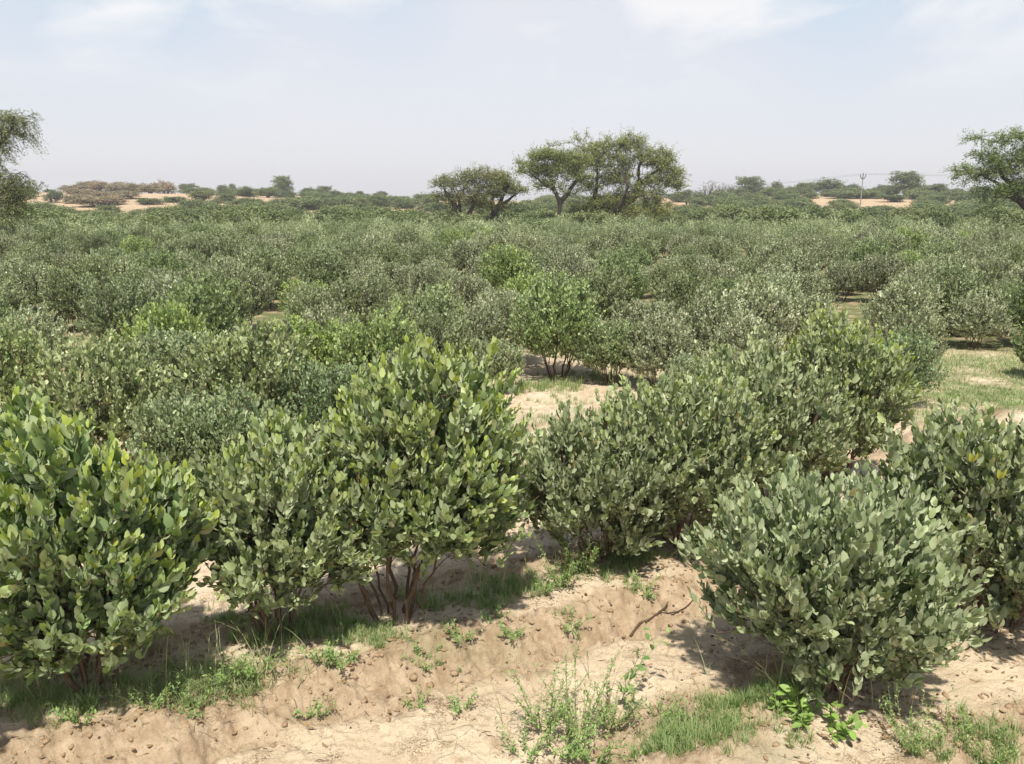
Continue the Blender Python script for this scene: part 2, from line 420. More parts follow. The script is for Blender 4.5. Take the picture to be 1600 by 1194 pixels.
# ------------------------------------------------------------------ ground
def grass_zone(x, y):
    """open strips with green ground growth"""
    z = np.zeros(np.shape(x))
    for cx, cy, rx, ry, s in ((4.9, 7.8, 2.3, 2.2, 1.0), (3.3, 6.6, 1.1, .6, .5), (.35, 5.9, .55, .9, .35), (.9, 8.0, .8, .4, .8), (-.6, 2.75, .9, .12, .3), (.6, 2.0, .4, .3, .3)):
        z = np.maximum(z, s * (1 - sstep(.5, 1.1, np.hypot((x - cx) / rx, (y - cy) / ry))))
    return z
def fine_relief(x, y):
    R = np.hypot(x, y)
    near = 1 - sstep(6, 10, R)
    b, f = bunds(x, y)
    flat = 1 - np.clip(b / .12 + f, 0, 1)
    z = near * (.010 * fbm(x * 4, y * 4, 4) + f * (.045 * fbm(x * 6, y * 6, 5, .62) + .022 * np.abs(perlin(x * 22, y * 22))))
    # dried mud plates: terraces curling at the edges
    w = fbm(x * 3 + 20, y * 6.5, 3) * 2.6
    q = w - np.floor(w)
    z = z + near * flat * .016 * (sstep(.0, .16, q) * (1 - .75 * q))
    # footprints / pits
    z = z - near * (.4 + .6 * flat) * .012 * np.clip(perlin(x * 7 + 31, y * 7) - .25, 0, 1) * 2
    return z
def ground():
    azf = np.radians(np.linspace(-46, 46, 640)); azr = np.radians(np.linspace(46, 314, 120)[1:-1])
    az = np.concatenate([azf, azr])
    rad = np.concatenate([[.25, .6, .95, 1.2], np.linspace(1.35, 5.5, 330), np.geomspace(5.52, 12, 110)[1:], np.geomspace(12.2, 430, 170)])
    A, R = np.meshgrid(az, rad)
    X, Y = R * np.sin(A), R * np.cos(A)
    Z = terrain(X, Y) + fine_relief(X, Y)
    V = np.stack([X, Y, Z], -1).reshape(-1, 3)
    n, m = len(rad), len(az)
    i, j = np.meshgrid(np.arange(n - 1), np.arange(m), indexing='ij')
    F = np.stack([i * m + j, (i + 1) * m + j, (i + 1) * m + (j + 1) % m, i * m + (j + 1) % m], -1).reshape(-1, 4)
    V = np.concatenate([V, [[0, 0, 0]]]); c0 = len(V) - 1
    T = np.stack([np.full(m, c0), np.arange(m), (np.arange(m) + 1) % m], -1)
    b, f = bunds(X, Y)
    near = 1 - sstep(8, 14, R)
    soil = np.clip(f * .95 + .15 * fbm(X * 5, Y * 5, 3) * f + .25 * sstep(.1, .5, fbm(X * 1.7 + 9, Y * 1.7, 3)), 0, 1) * near
    cover = sstep(24, 30, R) * (1 - sstep(88, 112, R + 14 * fbm(X * .05, Y * .05, 3)))
    litter_shade = sstep(8, 11, R) * (1 - sstep(28, 34, R)) * np.clip(1.3 - grass_zone(X, Y) * 2, 0, 1)  # litter tint under field shrubs, darkened to paint the shade in their gaps
    C = np.stack([np.maximum(soil, litter_shade * 1.0), sstep(60, 95, R), np.maximum(grass_zone(X, Y) * near, cover * 1.6 + litter_shade * 1.5)], -1).reshape(-1, 3)
    C = np.concatenate([C, [[0, 0, 0]]])
    o = mesh_obj('ground', V, [F[:, ::-1], T[:, ::-1]], sand_mat(), col=C, smooth=True)
    tag(o, kind='structure')
    return o
ground()
def surf(x, y):
    x = np.asarray(x, float); y = np.asarray(y, float)
    return terrain(x, y) + fine_relief(x, y)

# ------------------------------------------------------------------ jojoba shrubs
def make_shrub(seed, rx, ry, h, zlow=.12, off=(0, 0), ntw=330, leafL=.052, kind='hi', stems=11, young=.25, pair_gap=.019,
               skirt=0.5, spread=.28, baresplit=0.0, twig=(.12, .24), parent=None, lumps=9, upw=.42, lamp=.2, lk=.22, clump=(0, .13, .8), facing=.12, col=(1, 1, 1), bark=True, shoots=8):
    """vase-shaped evergreen shrub; returns root Empty at its foot"""
    rng = np.random.RandomState(seed)
    root = parent or empty('jojoba_shrub')
    zc = h * (.56 - .08 * skirt); rz = h - zc - .04
    # lumpy envelope
    ld = norm(rng.normal(0, 1, (lumps, 3)) + np.array([0, 0, .25])); la = rng.uniform(-lamp, lamp, lumps)
    def env(d):
        k = np.exp(-((1 - d @ ld.T) / lk))
        return 1 + (k * la).sum(1)
    n = ntw
    d = norm(rng.normal(0, 1, (n * 3, 3))); d = d[d[:, 2] > -.82][:n]; n = len(d)
    u = rng.rand(n) ** .36
    u = np.where(rng.rand(n) < .16, rng.uniform(.3, .8, n), u) * .93
    e = env(d)
    T = np.stack([d[:, 0] * rx * e, d[:, 1] * ry * e, d[:, 2] * np.where(d[:, 2] > 0, rz, zc - zlow) * e], 1) * u[:, None]
    T += np.array([off[0], off[1], zc])
    ncl, rc, share = clump
    outc = None
    if ncl:
        i_ = np.arange(ncl) + .5; ph_ = np.arccos(1 - 1.78 * i_ / ncl); th_ = math.pi * (1 + 5 ** .5) * i_
        dc = np.stack([np.cos(th_) * np.sin(ph_), np.sin(th_) * np.sin(ph_), np.cos(ph_)], 1); dc = norm(dc + rng.normal(0, .13, dc.shape))
        uc = rng.uniform(.58, .80, ncl); ec = env(dc); rr_ = rc * rng.uniform(.7, 1.35, ncl)
        CC = np.stack([dc[:, 0] * rx * ec, dc[:, 1] * ry * ec, dc[:, 2] * np.where(dc[:, 2] > 0, rz, zc - zlow) * ec], 1) * uc[:, None] + np.array([off[0], off[1], zc])
        jc = rng.choice(ncl, n, p=rr_ ** 2 / (rr_ ** 2).sum()); inc = rng.rand(n) < share
        sp_ = norm(rng.normal(0, 1, (n, 3)) + dc[jc] * .8) * (rng.rand(n) ** .4)[:, None] * rr_[jc][:, None]
        T = np.where(inc[:, None], CC[jc] + sp_, T)
        outc = np.where(inc[:, None], norm(sp_ + dc[jc] * rc * .9), 0)
    # narrower towards the foot
    k = np.clip((T[:, 2] - zlow * .4) / (h * .5), 0, 1) ** .6 * (1 - .5 * skirt) + .5 * skirt
    T[:, :2] = T[:, :2] * (.5 + .38 * skirt + (.5 - .38 * skirt) * np.clip(k, 0, 1))[:, None]
    T[:, 2] = np.maximum(T[:, 2], zlow * (.8 + .4 * rng.rand(len(T))))
    tw = rng.uniform(*twig, len(T))
    out = T - np.array([0, 0, h * .25]); out = norm(out)
    if outc is not None: out = np.where(inc[:, None], outc, out)
    Dt = norm(out * .95 + np.array([0, 0, upw]) + rng.normal(0, .30, T.shape))
    S = T - Dt * tw[:, None] * .75          # twig foot inside, tip just past the envelope
    mains = []
    for i in range(stems):
        a = 2 * math.pi * (i + rng.rand() * .8) / stems; sp = rng.uniform(.45, 1.0)
        b = np.array([math.cos(a) * .05, math.sin(a) * .05, -.02]) * rng.uniform(.4, 1.3)
        b[2] = -.03
        p1 = b + np.array([math.cos(a) * rx * spread * sp, math.sin(a) * ry * spread * sp, h * .30])
        p2 = np.array([math.cos(a) * rx * .58 * sp + off[0] * .7, math.sin(a) * ry * .58 * sp + off[1] * .7, h * rng.uniform(.58, .74)])
        r = rng.uniform(.0038, .0085) * (h / 1.1)
        mains.append(([b, p1, p2], [r * 1.25, r, r * .5]))
    tb, tips, ED = grow(rng, mains, S, .0016 if kind != 'lo' else .003)
    parts = []
    for Pp, Rr in tb: parts.append(tubes(Pp, Rr, 6 if Pp.shape[1] > 8 else 4))
    # order of tips changed by grow: rematch
    order = np.argsort(np.linalg.norm(S - np.array(mains[0][0][0]), axis=1))
    Dt, tw, S2, u2 = Dt[order], tw[order], S[order], u[order]
    # some long free shoots rising out of the crown
    q = rng.choice(np.where((S2[:, 2] > h * .55))[0], min(shoots, max(1, (S2[:, 2] > h * .55).sum())), replace=False) if shoots else []
    if len(q):
        tw[q] = tw[q] * rng.uniform(1.25, 1.6, len(q)); Dt[q] = norm(Dt[q] + np.array([0, 0, .6]))
    K = 5; tt = np.linspace(0, 1, K)
    bendv = rng.normal(0, .10, S2.shape) + np.array([0, 0, .12])
    Pw = S2[:, None] + Dt[:, None] * (tt * 1)[None, :, None] * tw[:, None, None] + bendv[:, None] * (tt ** 2)[None, :, None] * tw[:, None, None]
    parts.append(tubes(Pw, np.tile(np.linspace(.0018, .0008, K), (len(S2), 1)) * (1 if kind != 'lo' else 2), 3))
    if bark:
        V, F, c = merge(parts)
        o = mesh_obj('stems', V, F, M_BARK, root, smooth=True); KIDS.setdefault(root.name, []).append(o)
    # leaf pairs
    P, D, Wd, L, w, C = [], [], [], [], [], []
    tl = rng.uniform(.78, 1.18, len(S2)); tj = rng.uniform(0, 1, len(S2))
    for i in range(len(S2)):
        npair = max(3, int(tw[i] / pair_gap))
        s = np.linspace(.10, 1.0, npair)
        pos = S2[i] + Dt[i] * (s * tw[i])[:, None] + bendv[i] * ((s ** 2) * tw[i])[:, None]
        ax = norm(Dt[i] + 2 * bendv[i] * s[:, None])
        ref = norm(np.cross(ax, rng.normal(0, 1, 3)[None])); ref2 = np.cross(ax, ref)
        ph = (np.arange(npair) % 2) * (math.pi / 2) + rng.normal(0, .25, npair)
        yv = 1.0 if S2[i, 2] > h * .42 else .35
        for sd in (0, math.pi):
            a = ph + sd
            rad = np.cos(a)[:, None] * ref + np.sin(a)[:, None] * ref2
            al = np.radians(rng.uniform(28, 62, npair)) * (1.1 - .45 * s)
            dv = ax * np.cos(al)[:, None] + rad * np.sin(al)[:, None] + rng.normal(0, .18, (npair, 3)) + np.array([0, 0, .40])
            wv = np.cross(ax, rad) + rng.normal(0, .75, (npair, 3))
            O = norm(pos - np.array([off[0] * .7, off[1] * .7, h * .22])) + np.array([0, 0, .25])
            dv = norm(dv); wv = norm(wv) + facing * np.cross(dv, O)
            P.append(pos); D.append(dv); Wd.append(wv)
            l = leafL * rng.uniform(.55, 1.22, npair) * tl[i] * (1 - .30 * np.clip(s - .75, 0, 1) / .25)
            L.append(l); w.append(l * rng.uniform(.48, .68, npair))
            yg = np.clip((s - .62) / .38, 0, 1) * young * yv * rng.uniform(.2, 1.6)
            C.append(np.stack([np.clip(rng.rand(npair) * .7 + tj[i] * .4 - .05, 0, 1), np.clip(yg + rng.normal(0, .05, npair), 0, 1), (rng.rand(npair) < .02) * rng.uniform(.3, .9, npair)], 1))
    P, D, Wd = map(np.concatenate, (P, D, Wd)); L, w = map(np.concatenate, (L, w)); C = np.concatenate(C)
    keep = P[:, 2] > .015
    V, F, c = leaves(kind, P[keep], D[keep], Wd[keep], L[keep], w[keep], C[keep])
    o = mesh_obj('foliage', V, F, M_JOJ, root, col=c); o.color = (*col, 1)
    KIDS.setdefault(root.name, []).append(o)
    return root
G_ROW = 'jojoba shrubs in the two front rows'
def hero(px, py, D, seed, label, z=None, rz=0, **k):
    D = D * .935
    x = colx(px, D, .1)
    k = dict(k); k['h'] *= .92; k['ntw'] = int(k['ntw'] * 1.5); k['leafL'] *= .77; k.update(clump=(26, .125, .5), lumps=24, lamp=.30, lk=.09, pair_gap=.0165, twig=(.09, .20), upw=.62)
    r = make_shrub(seed, **k)
    r.location = (x, D, gz(x, D) if z is None else z); r.rotation_euler = (0, 0, rz)
    tag(r, label, 'shrub', G_ROW)
    return r
hero(150, 0, 2.62, 11, 'leafy shrub at the left edge with bright new leaves on top, leafy to the ground',
     rx=.42, ry=.38, h=1.02, zlow=.03, ntw=520, leafL=.062, young=.85, skirt=1.0, off=(.0, 0), shoots=14, col=(.84, 1.05, .74))
hero(432, 0, 2.98, 12, 'round shrub between the left-edge shrub and the tallest one, bare brown stems below',
     rx=.34, ry=.32, h=.87, zlow=.20, ntw=450, leafL=.056, young=.55, skirt=.45, off=(.03, 0), spread=.34, col=(1.1, 1.18, 1))
hero(615, 0, 3.12, 13, 'tallest front shrub with an open fan of reddish brown stems at its foot',
     rx=.43, ry=.38, h=1.25, zlow=.20, ntw=700, leafL=.056, young=.72, skirt=.45, off=(.17, 0), spread=.42, shoots=14, col=(.95, 1.08, .82))
hero(935, 0, 3.72, 14, 'shrub right of the sandy gap, dark hollow foot above the wispy green weed',
     rx=.42, ry=.40, h=.74, zlow=.05, ntw=460, leafL=.053, young=.15, skirt=.7, off=(-.02, 0), col=(.95, .97, .88))
hero(1060, 0, 3.86, 15, 'broad pale shrub behind the bund, brown twiggy stems at its right foot',
     rx=.50, ry=.44, h=.96, zlow=.12, ntw=540, leafL=.053, young=.38, skirt=.6, off=(0, .03), col=(1.25, 1.25, 1.15))
hero(1190, 0, 4.35, 16, 'silvery leaved shrub left of the dark hollow in the middle of the right half',
     rx=.50, ry=.44, h=.98, zlow=.08, ntw=520, leafL=.053, young=.18, skirt=.5, col=(1.35, 1.32, 1.25))
hero(1305, 0, 4.75, 17, 'bright green topped shrub in the front row just before the open grassy patch',
     rx=.40, ry=.40, h=1.08, zlow=.14, ntw=400, leafL=.050, young=.7, skirt=.6, col=(1.08, 1.1, .95))
hero(1285, 0, 2.62, 18, 'large grey green shrub at lower right, bright sprouts at its foot',
     rx=.42, ry=.38, h=.83, zlow=.03, ntw=600, leafL=.056, young=.08, skirt=.75, off=(0, 0), shoots=8, col=(1.15, 1.2, 1.15))
hero(1560, 0, 3.05, 19, 'shrub at the right photo edge with two clear yellow leaves in its top',
     rx=.56, ry=.48, h=.90, zlow=.04, ntw=600, leafL=.056, young=.25, skirt=.7, shoots=12, col=(1.0, 1.03, .97))
def yellow_leaf(root, px, py, D, sd):
    rn = np.random.RandomState(sd); p = np.array([colx(px, D, zat(py, D)), D, zat(py, D)]) - np.array(root.location)
    P = np.tile(p, (3, 1)); Dd = np.array([(-.35, -.25, .9), (.4, -.1, .85), (-.05, .3, 1.0)]); Wd = np.array([(.9, -.1, .3), (.8, .5, -.3), (.6, .8, 0.)])
    V, F, c = leaves('hi', P, Dd, Wd, np.array([.038, .040, .03]), np.array([.019, .020, .015]), np.zeros((3, 3)))
    o = mesh_obj('yellow_leaf', V, F, M_YEL, root, col=c); tag(o, 'clear yellow leaves at a shoot tip'); KIDS[root.name].append(o)
M_YEL = leaf_mat('yellow_leaf', (.42, .42, .07), (.52, .50, .10), (.52, .50, .10), (.48, .46, .12), .3, .45, .4)
hr = [o for o in bpy.data.objects if o.get('label', '').startswith('shrub at the right photo edge')][0]
yellow_leaf(hr, 1518, 722, 2.60, 1); yellow_leaf(hr, 1562, 748, 2.52, 2)
hero(1790, 0, 3.55, 20, 'shrub mostly outside the right photo edge behind the one with yellow leaves',
     rx=.46, ry=.42, h=.85, zlow=.10, ntw=380, leafL=.055, young=.25, skirt=.7)
hero(-190, 0, 2.3, 21, 'shrub mostly outside the left photo edge',
     rx=.40, ry=.42, h=.95, zlow=.10, ntw=380, leafL=.058, young=.3, skirt=.7)

# field prototypes (built as the first shrubs of the field, then copied)
PROTO = []
pspec0 = [dict(rx=.43, ry=.40, h=.98, young=.15), dict(rx=.40, ry=.43, h=1.05, young=.3),
         dict(rx=.46, ry=.42, h=.92, young=.1), dict(rx=.38, ry=.40, h=1.0, young=.2),
         dict(rx=.44, ry=.45, h=1.05, young=.55), dict(rx=.48, ry=.44, h=.95, young=.12),
         dict(rx=.40, ry=.42, h=.90, young=.1)]
pspec = [dict(a, skirt=1.0) for a in pspec0]
for i, s in enumerate(pspec):
    s['h'] *= .98
    r = make_shrub(100 + i, zlow=.19, ntw=1000, facing=1.3, leafL=.036, kind='mid', stems=9, lumps=18, lamp=.34, lk=.10, upw=.25, shoots=2, pair_gap=.016, twig=(.07, .12), **s)
    PROTO.append(r)
# (px, D, scale, proto, colour, label) for the shrubs one can point at behind the front row
GREY, SILV, GREEN, BRIGHT, DEEP, BLUE = (1.22, 1.15, 1.26), (1.42, 1.33, 1.50), (1.1, 1.2, .85), (1.12, 1.3, .70), (.78, .92, .68), (1.0, 1.1, 1.1)
G_F = 'jojoba shrubs filling the field'
MID = [(175, 4.75, 1.03, 0, (1.28, 1.28, 1.10), 'pale leaved shrub with dark hollow, behind the left-edge front shrub'),
       (395, 4.95, 1.06, 1, (1.22, 1.22, 1.08), 'pale yellow-tipped shrub behind and above the feathery blue-green one'),
       (385, 4.1, .84, 3, (1.05, 1.15, 1.1), 'low feathery blue-green shrub behind the two left front shrubs'),
       (20, 4.35, .80, 6, BLUE, 'low blue-green shrub at the left edge behind the front row'),
       (520, 4.9, .86, 2, (.85, 1.0, .9), 'dull green shrub hidden behind the left shoulder of the tallest front shrub'),
       (15, 5.9, 1.05, 0, GREEN, 'green shrub at the left edge in the third row'),
       (265, 6.6, 1.02, 4, BRIGHT, 'bright green rounded shrub in the left middle of the field'),
       (500, 6.5, .98, 4, BRIGHT, 'bright yellow-green shrub directly behind the tallest front shrub, left one of a pair'),
       (590, 6.2, 1.0, 1, (1.1, 1.25, .8), 'yellow-green shrub directly behind the tallest front shrub, right one of a pair'),
       (690, 7.0, .95, 5, (.98, 1.0, .95), 'grey green shrub between the tallest front shrub and the broad green one'),
       (640, 5.9, .80, 2, GREY, 'low grey shrub tucked behind the top of the tallest front shrub'),
       (870, 7.9, 1.25, 0, (1.02, 1.16, .82), 'broad green shrub standing above the sandy gap'),
       (770, 7.2, .72, 6, (1.2, 1.22, 1.15), 'small grey green shrub at the left end of the sandy gap'),
       (735, 8.3, 1.0, 2, GREY, 'grey shrub left of the broad green one above the sandy gap'),
       (800, 8.7, .95, 5, SILV, 'silvery shrub pressed against the left side of the broad green one'),
       (665, 8.1, 1.0, 1, (1.1, 1.15, 1.0), 'green grey shrub seen just over the right top of the tallest front shrub'),
       (955, 7.6, .92, 2, (1.0, 1.1, .92), 'dark green shrub joined to the right side of the broad green one'),
       (1025, 7.4, .9, 5, GREY, 'grey shrub right of the dark one beside the broad green shrub'),
       (1165, 7.3, .9, 0, SILV, 'silvery shrub right of the small silvery one, behind the front row'),
       (290, 4.2, .80, 6, (1.15, 1.2, 1.15), 'low grey shrub behind the gap between the two left front shrubs'),
       (1075, 6.7, .66, 6, (1.25, 1.28, 1.35), 'small silvery shrub peeping over the broad pale front shrub'),
       (1110, 8.1, 1.02, 5, SILV, 'silvery shrub with a dark hollow right of the broad green one'),
       (1010, 8.8, 1.0, 2, GREY, 'grey shrub between the broad green shrub and the silvery one'),
       (1230, 6.2, .70, 6, (1.1, 1.18, 1.15), 'low blue-grey shrub behind the silvery leaved front shrub'),
       (1400, 6.75, .82, 0, (.88, 1.05, .95), 'rounded dark green shrub on the left rim of the open grassy patch'),
       (1300, 7.4, .92, 2, GREY, 'grey shrub in the row behind the bright green topped front shrub'),
       (1520, 9.6, .85, 5, SILV, 'pale grey shrub at the back rim of the open grassy patch'),
       (1620, 8.0, .75, 3, DEEP, 'dark shrub cut by the right edge beside the open grassy patch'),
       (1615, 9.6, 1.0, 1, DEEP, 'dark green shrub at the right edge behind the grassy patch'),
       (1240, 8.9, 1.02, 2, SILV, 'silvery shrub in the middle of the right half behind the front rows'),
       (1405, 9.3, 1.0, 0, SILV, 'pale rounded shrub left of the one at the back rim of the grassy patch')]
rngF = np.random.RandomState(5)
used = set(); placed = []
def put_shrub(x, y, sc, pi, col, label, group=G_F, rz=None):
    p = PROTO[pi]
    if pi not in used: used.add(pi); o = p
    else: o = copy_tree(p)
    o.location = (x, y, gz(x, y) - .05)
    o.rotation_euler = (0, 0, rngF.rand() * 6.28 if rz is None else rz)
    o.scale = (sc * rngF.uniform(.93, 1.08), sc * rngF.uniform(.93, 1.08), sc * rngF.uniform(.94, 1.05))
    for ch in KIDS[o.name]:
        if ch.name.startswith('foliage'): ch.color = (*col, 1)
    tag(o, label, 'shrub', group)
    placed.append((x, y))
    return o
for px, D, s, pi, c, lab in MID: put_shrub(colx(px, D), D, s, pi, c, lab)
# rows of the field
cand = []
ux, uy = math.cos(math.radians(14)), math.sin(math.radians(14))
for r in range(1, 30):
    for k in range(-90, 90):
        a = k * .79 + rngF.normal(0, .15); b = 3.1 + r * 1.72 + rngF.normal(0, .34)
        x, y = ux * a - uy * b, uy * a + ux * b
        if y < 5.3 or y > 34: continue
        if rngF.rand() < .01: continue
        dep = y * CP + H * SP
        px = 800 + x / dep * FPX
        if not -260 < px < 1860: continue
        # keep the open strips clear
        if math.hypot((x - .42) / .48, (y - 6.2) / 1.2) < 1: continue
        if px > 1300 and y < 6.5: continue
        if 1425 < px < 1660 and y < 9.1 + .5 * math.sin(px * .03): continue
        
        if placed and min(math.hypot(x - q[0], y - q[1]) for q in placed[:len(MID)]) < .58: continue
        cand.append((x, y, px))
cand.sort(key=lambda t: t[1])
inn = [c for c in cand if -70 < c[2] < 1670]
objs = inn[:296 - len(MID)]
objset = set(objs)
rest = [c for c in cand if c not in objset]
def tone(x, y):
    n = float(fbm(np.array([x * .33 + 5]), np.array([y * .33]), 3)[0])
    g = rngF.rand()
    ang = x / y; kb = rngF.uniform(.72, 1.14)
    def jt(c): return tuple(v * kb * rngF.uniform(.97, 1.03) for v in c)
    if g < .06: return BRIGHT if y < 12 else (1.05, 1.2, .8), 'bright green'
    if g < .13: return DEEP, 'dark green'
    if n + .25 * ang + rngF.normal(0, .10) > .02: return jt(SILV), 'silvery grey'
    return jt((1.06, 1.08, 1.04)), 'grey green'
for i, (x, y, px) in enumerate(objs):
    c, cn = tone(x, y)
    side = 'at left' if px < 533 else 'at centre' if px < 1067 else 'at right'
    band = 'third to fifth rows' if y < 8 else 'middle rows' if y < 12 else 'far rows'
    pi = int(rngF.choice([0, 1, 2, 3, 5, 6])) if cn != 'bright green' else 4
    put_shrub(x, y, rngF.uniform(.84, 1.2), pi, c, f'{cn} shrub in the {band} of the field, {side}')
# the farthest rows read as one mass
def merge_field(rest):
    parts = []
    protos = []
    for i in range(4):
        r = make_shrub(300 + i, .50, .46, 1.0, zlow=.06, ntw=330, leafL=.052, kind='lo', stems=5, facing=1.3, lumps=16, lamp=.34, lk=.12, upw=.34, twig=(.07, .12), shoots=0, pair_gap=.024, bark=False, young=.15, skirt=.9)
        me = KIDS[r.name][0].data
        V = np.empty(len(me.vertices) * 3, np.float32); me.vertices.foreach_get('co', V); V = V.reshape(-1, 3)
        lp = np.empty(len(me.loops), np.int32); me.loops.foreach_get('vertex_index', lp); F = lp.reshape(-1, 4)
        C = np.empty(len(V) * 4, np.float32); me.attributes['col'].data.foreach_get('color', C); C = C.reshape(-1, 4)[:, :3]
        protos.append((V, F, C))
        k_ = KIDS.pop(r.name); bpy.data.objects.remove(k_[0]); bpy.data.objects.remove(r)
    for x, y, px in rest:
        V, F, C = protos[rngF.randint(4)]
        a = rngF.rand() * 6.28; s = rngF.uniform(.8, 1.15)
        R = np.array([[math.cos(a), -math.sin(a), 0], [math.sin(a), math.cos(a), 0], [0, 0, 1]])
        C2 = C.copy(); C2[:, 0] = np.clip(C2[:, 0] * .8 + rngF.uniform(-.25, .5), 0, 1.3)
        parts.append(((V @ R.T) * s + np.array([x, y, gz(x, y)]), [F], C2))
    V, F, C = merge(parts)
    o = mesh_obj('shrub_mass', V, F, M_JOJ, col=C); o.color = (1.15, 1.14, 1.12, 1)
    tag(o, 'continuous grey green mass of shrub tops in the farthest rows of the field', 'shrubbery', kind='stuff')
merge_field(rest)

# ------------------------------------------------------------------ trees
def crown_tree(name, seed, base, mains, lobes, ntar, nleaf, leaf, colr, mat_leaf=None, rtip=.012, droop=0., twl=.5, label=None, cat='tree', group=None, leafkind='lo', dens=1.0, sides=5, flat=.35):
    """lobes: (cx,cy,cz,rx,ry,rz,weight) in world metres relative to base"""
    rng = np.random.RandomState(seed)
    root = empty(name, base)
    W = np.array([l[6] for l in lobes], float); W /= W.sum()
    ch = rng.choice(len(lobes), ntar, p=W)
    Lb = np.array([l[:6] for l in lobes])
    d = norm(rng.normal(0, 1, (ntar, 3))); u = rng.rand(ntar) ** .45
    T = Lb[ch, :3] + d * Lb[ch, 3:] * u[:, None]
    tb, E, ED = grow(rng, mains, T, rtip, rpow=.25, bend=.3)
    parts = [tubes(P, R, 7 if P.shape[1] > 8 else 4) for P, R in tb]
    # fine twigs off each end, carrying the leaflets
    nt = 3
    E3 = np.repeat(E, nt, 0); D3 = norm(np.repeat(ED, nt, 0) * .8 + rng.normal(0, .55, E3.shape) + np.array([0, 0, .25 - droop]))
    l3 = rng.uniform(.4, 1.0, len(E3)) * twl * np.where(rng.rand(len(E3)) < .12, 1.9, 1.0)
    tt = np.linspace(0, 1, 4)
    g = np.array([0, 0, -droop * 1.2])
    Pw = E3[:, None] + D3[:, None] * tt[None, :, None] * l3[:, None, None] + g * (tt ** 2)[None, :, None] * l3[:, None, None]
    parts.append(tubes(Pw, np.tile(np.linspace(rtip * .7, rtip * .3, 4), (len(E3), 1)), 3))
    V, F, c = merge(parts)
    t = mesh_obj('trunk', V, F, M_TBARK, root, smooth=True)
    n = int(nleaf * len(E3))
    j = rng.randint(0, len(E3), n); s = rng.rand(n) ** .7
    P = E3[j] + D3[j] * (s * l3[j])[:, None] + g * ((s ** 2) * l3[j])[:, None] + rng.normal(0, leaf * .9, (n, 3)) * np.array([1, 1, .6])
    D = norm(rng.normal(0, 1, (n, 3)) * np.array([1, 1, flat]) + D3[j] * .5 + g * .6)
    Wd = rng.normal(0, 1, (n, 3)) * np.array([1, 1, .5])
    L = leaf * rng.uniform(.7, 1.4, n)
    hue = np.clip(.5 + .5 * perlin(P[:, 0] * .9 + seed, P[:, 2] * 1.4 + P[:, 1] * .6) + rng.normal(0, .22, n), 0, 1)
    C = np.stack([hue, np.clip(rng.normal(.1, .15, n), 0, 1), np.clip(rng.normal(-.03, .06, n), 0, 1)], 1)
    V, F, c = leaves(leafkind, P, D, Wd, L, L * .42, C)
    o = mesh_obj('crown', V, F, mat_leaf or M_ACA, root, col=c); o.color = (*colr, 1)
    KIDS[root.name] = [t, o]
    if label: tag(root, label, cat, group)
    return root
def pxl(D, bx, items, yd=0, depth=.8, z0=0):
    """lobes given in photo pixels at distance D -> metres relative to (bx, D, z0)"""
    out = []
    for it in items:
        px, py, rx, ry = it[:4]; w = it[4] if len(it) > 4 else rx * ry; dy = it[5] if len(it) > 5 else 0
        m = D / FPX * (1 / math.cos(PITCH)) * CP
        out.append((colx(px, D, zat(py, D)) - bx, dy, zat(py, D) - z0, rx * m, max(rx * m * depth, .6), ry * m, w))
    return out
def pth(D, bx, pts, z0=0):
    return [(colx(p[0], D, zat(p[1], D)) - bx, p[2] if len(p) > 2 else 0, zat(p[1], D) - z0) for p in pts]
def ptree(D, bpx, name, seed, mains, lobes, **k):
    bx = colx(bpx, D, 0); z0 = gz(bx, D)
    M = []
    for pts, rr in mains:
        q = pth(D, bx, pts, z0)
        if pts[0][1] > 900: pass
        M.append((q, rr))
    return crown_tree(name, seed, (bx, D, z0), M, pxl(D, bx, lobes, z0=z0), **k)
G_T = 'thorn trees standing beyond the field'
ptree(45, 720, 'acacia_tree', 41, [([(721, 364), (718, 335), (705, 312), (694, 295)], [.22, .17, .12, .05]), ([(721, 364), (728, 345), (738, 322), (750, 292)], [.18, .15, .10, .04]),
                                  ([(718, 335), (716, 318, .6), (722, 300, .8)], [.12, .08, .04])],
      [(692, 284, 18, 5), (705, 290, 28, 9), (728, 280, 22, 10), (752, 276, 26, 11), (748, 296, 30, 13), (700, 311, 24, 9), (727, 310, 26, 13), (752, 318, 22, 10), (705, 333, 24, 9, 120)],
      ntar=380, nleaf=13, leaf=.09, colr=(.80, .72, .72), twl=.42, label='brown-tinged thorn tree with a forked trunk, leftmost of the trees in the centre', group=G_T)
ptree(46.5, 772, 'acacia_tree', 42, [([(764, 360), (772, 333), (784, 312), (790, 285)], [.2, .16, .11, .04]), ([(772, 333), (792, 314), (808, 302)], [.14, .09, .04]), ([(772, 333), (768, 312), (774, 290)], [.12, .08, .04])],
      [(780, 282, 20, 11), (795, 294, 20, 9), (806, 299, 17, 5), (775, 302, 16, 11), (778, 325, 20, 7, 70)],
      ntar=230, nleaf=14, leaf=.09, colr=(.85, .80, .72), twl=.42, label='small grey-brown thorn tree tucked between the two larger ones in the centre', group=G_T)
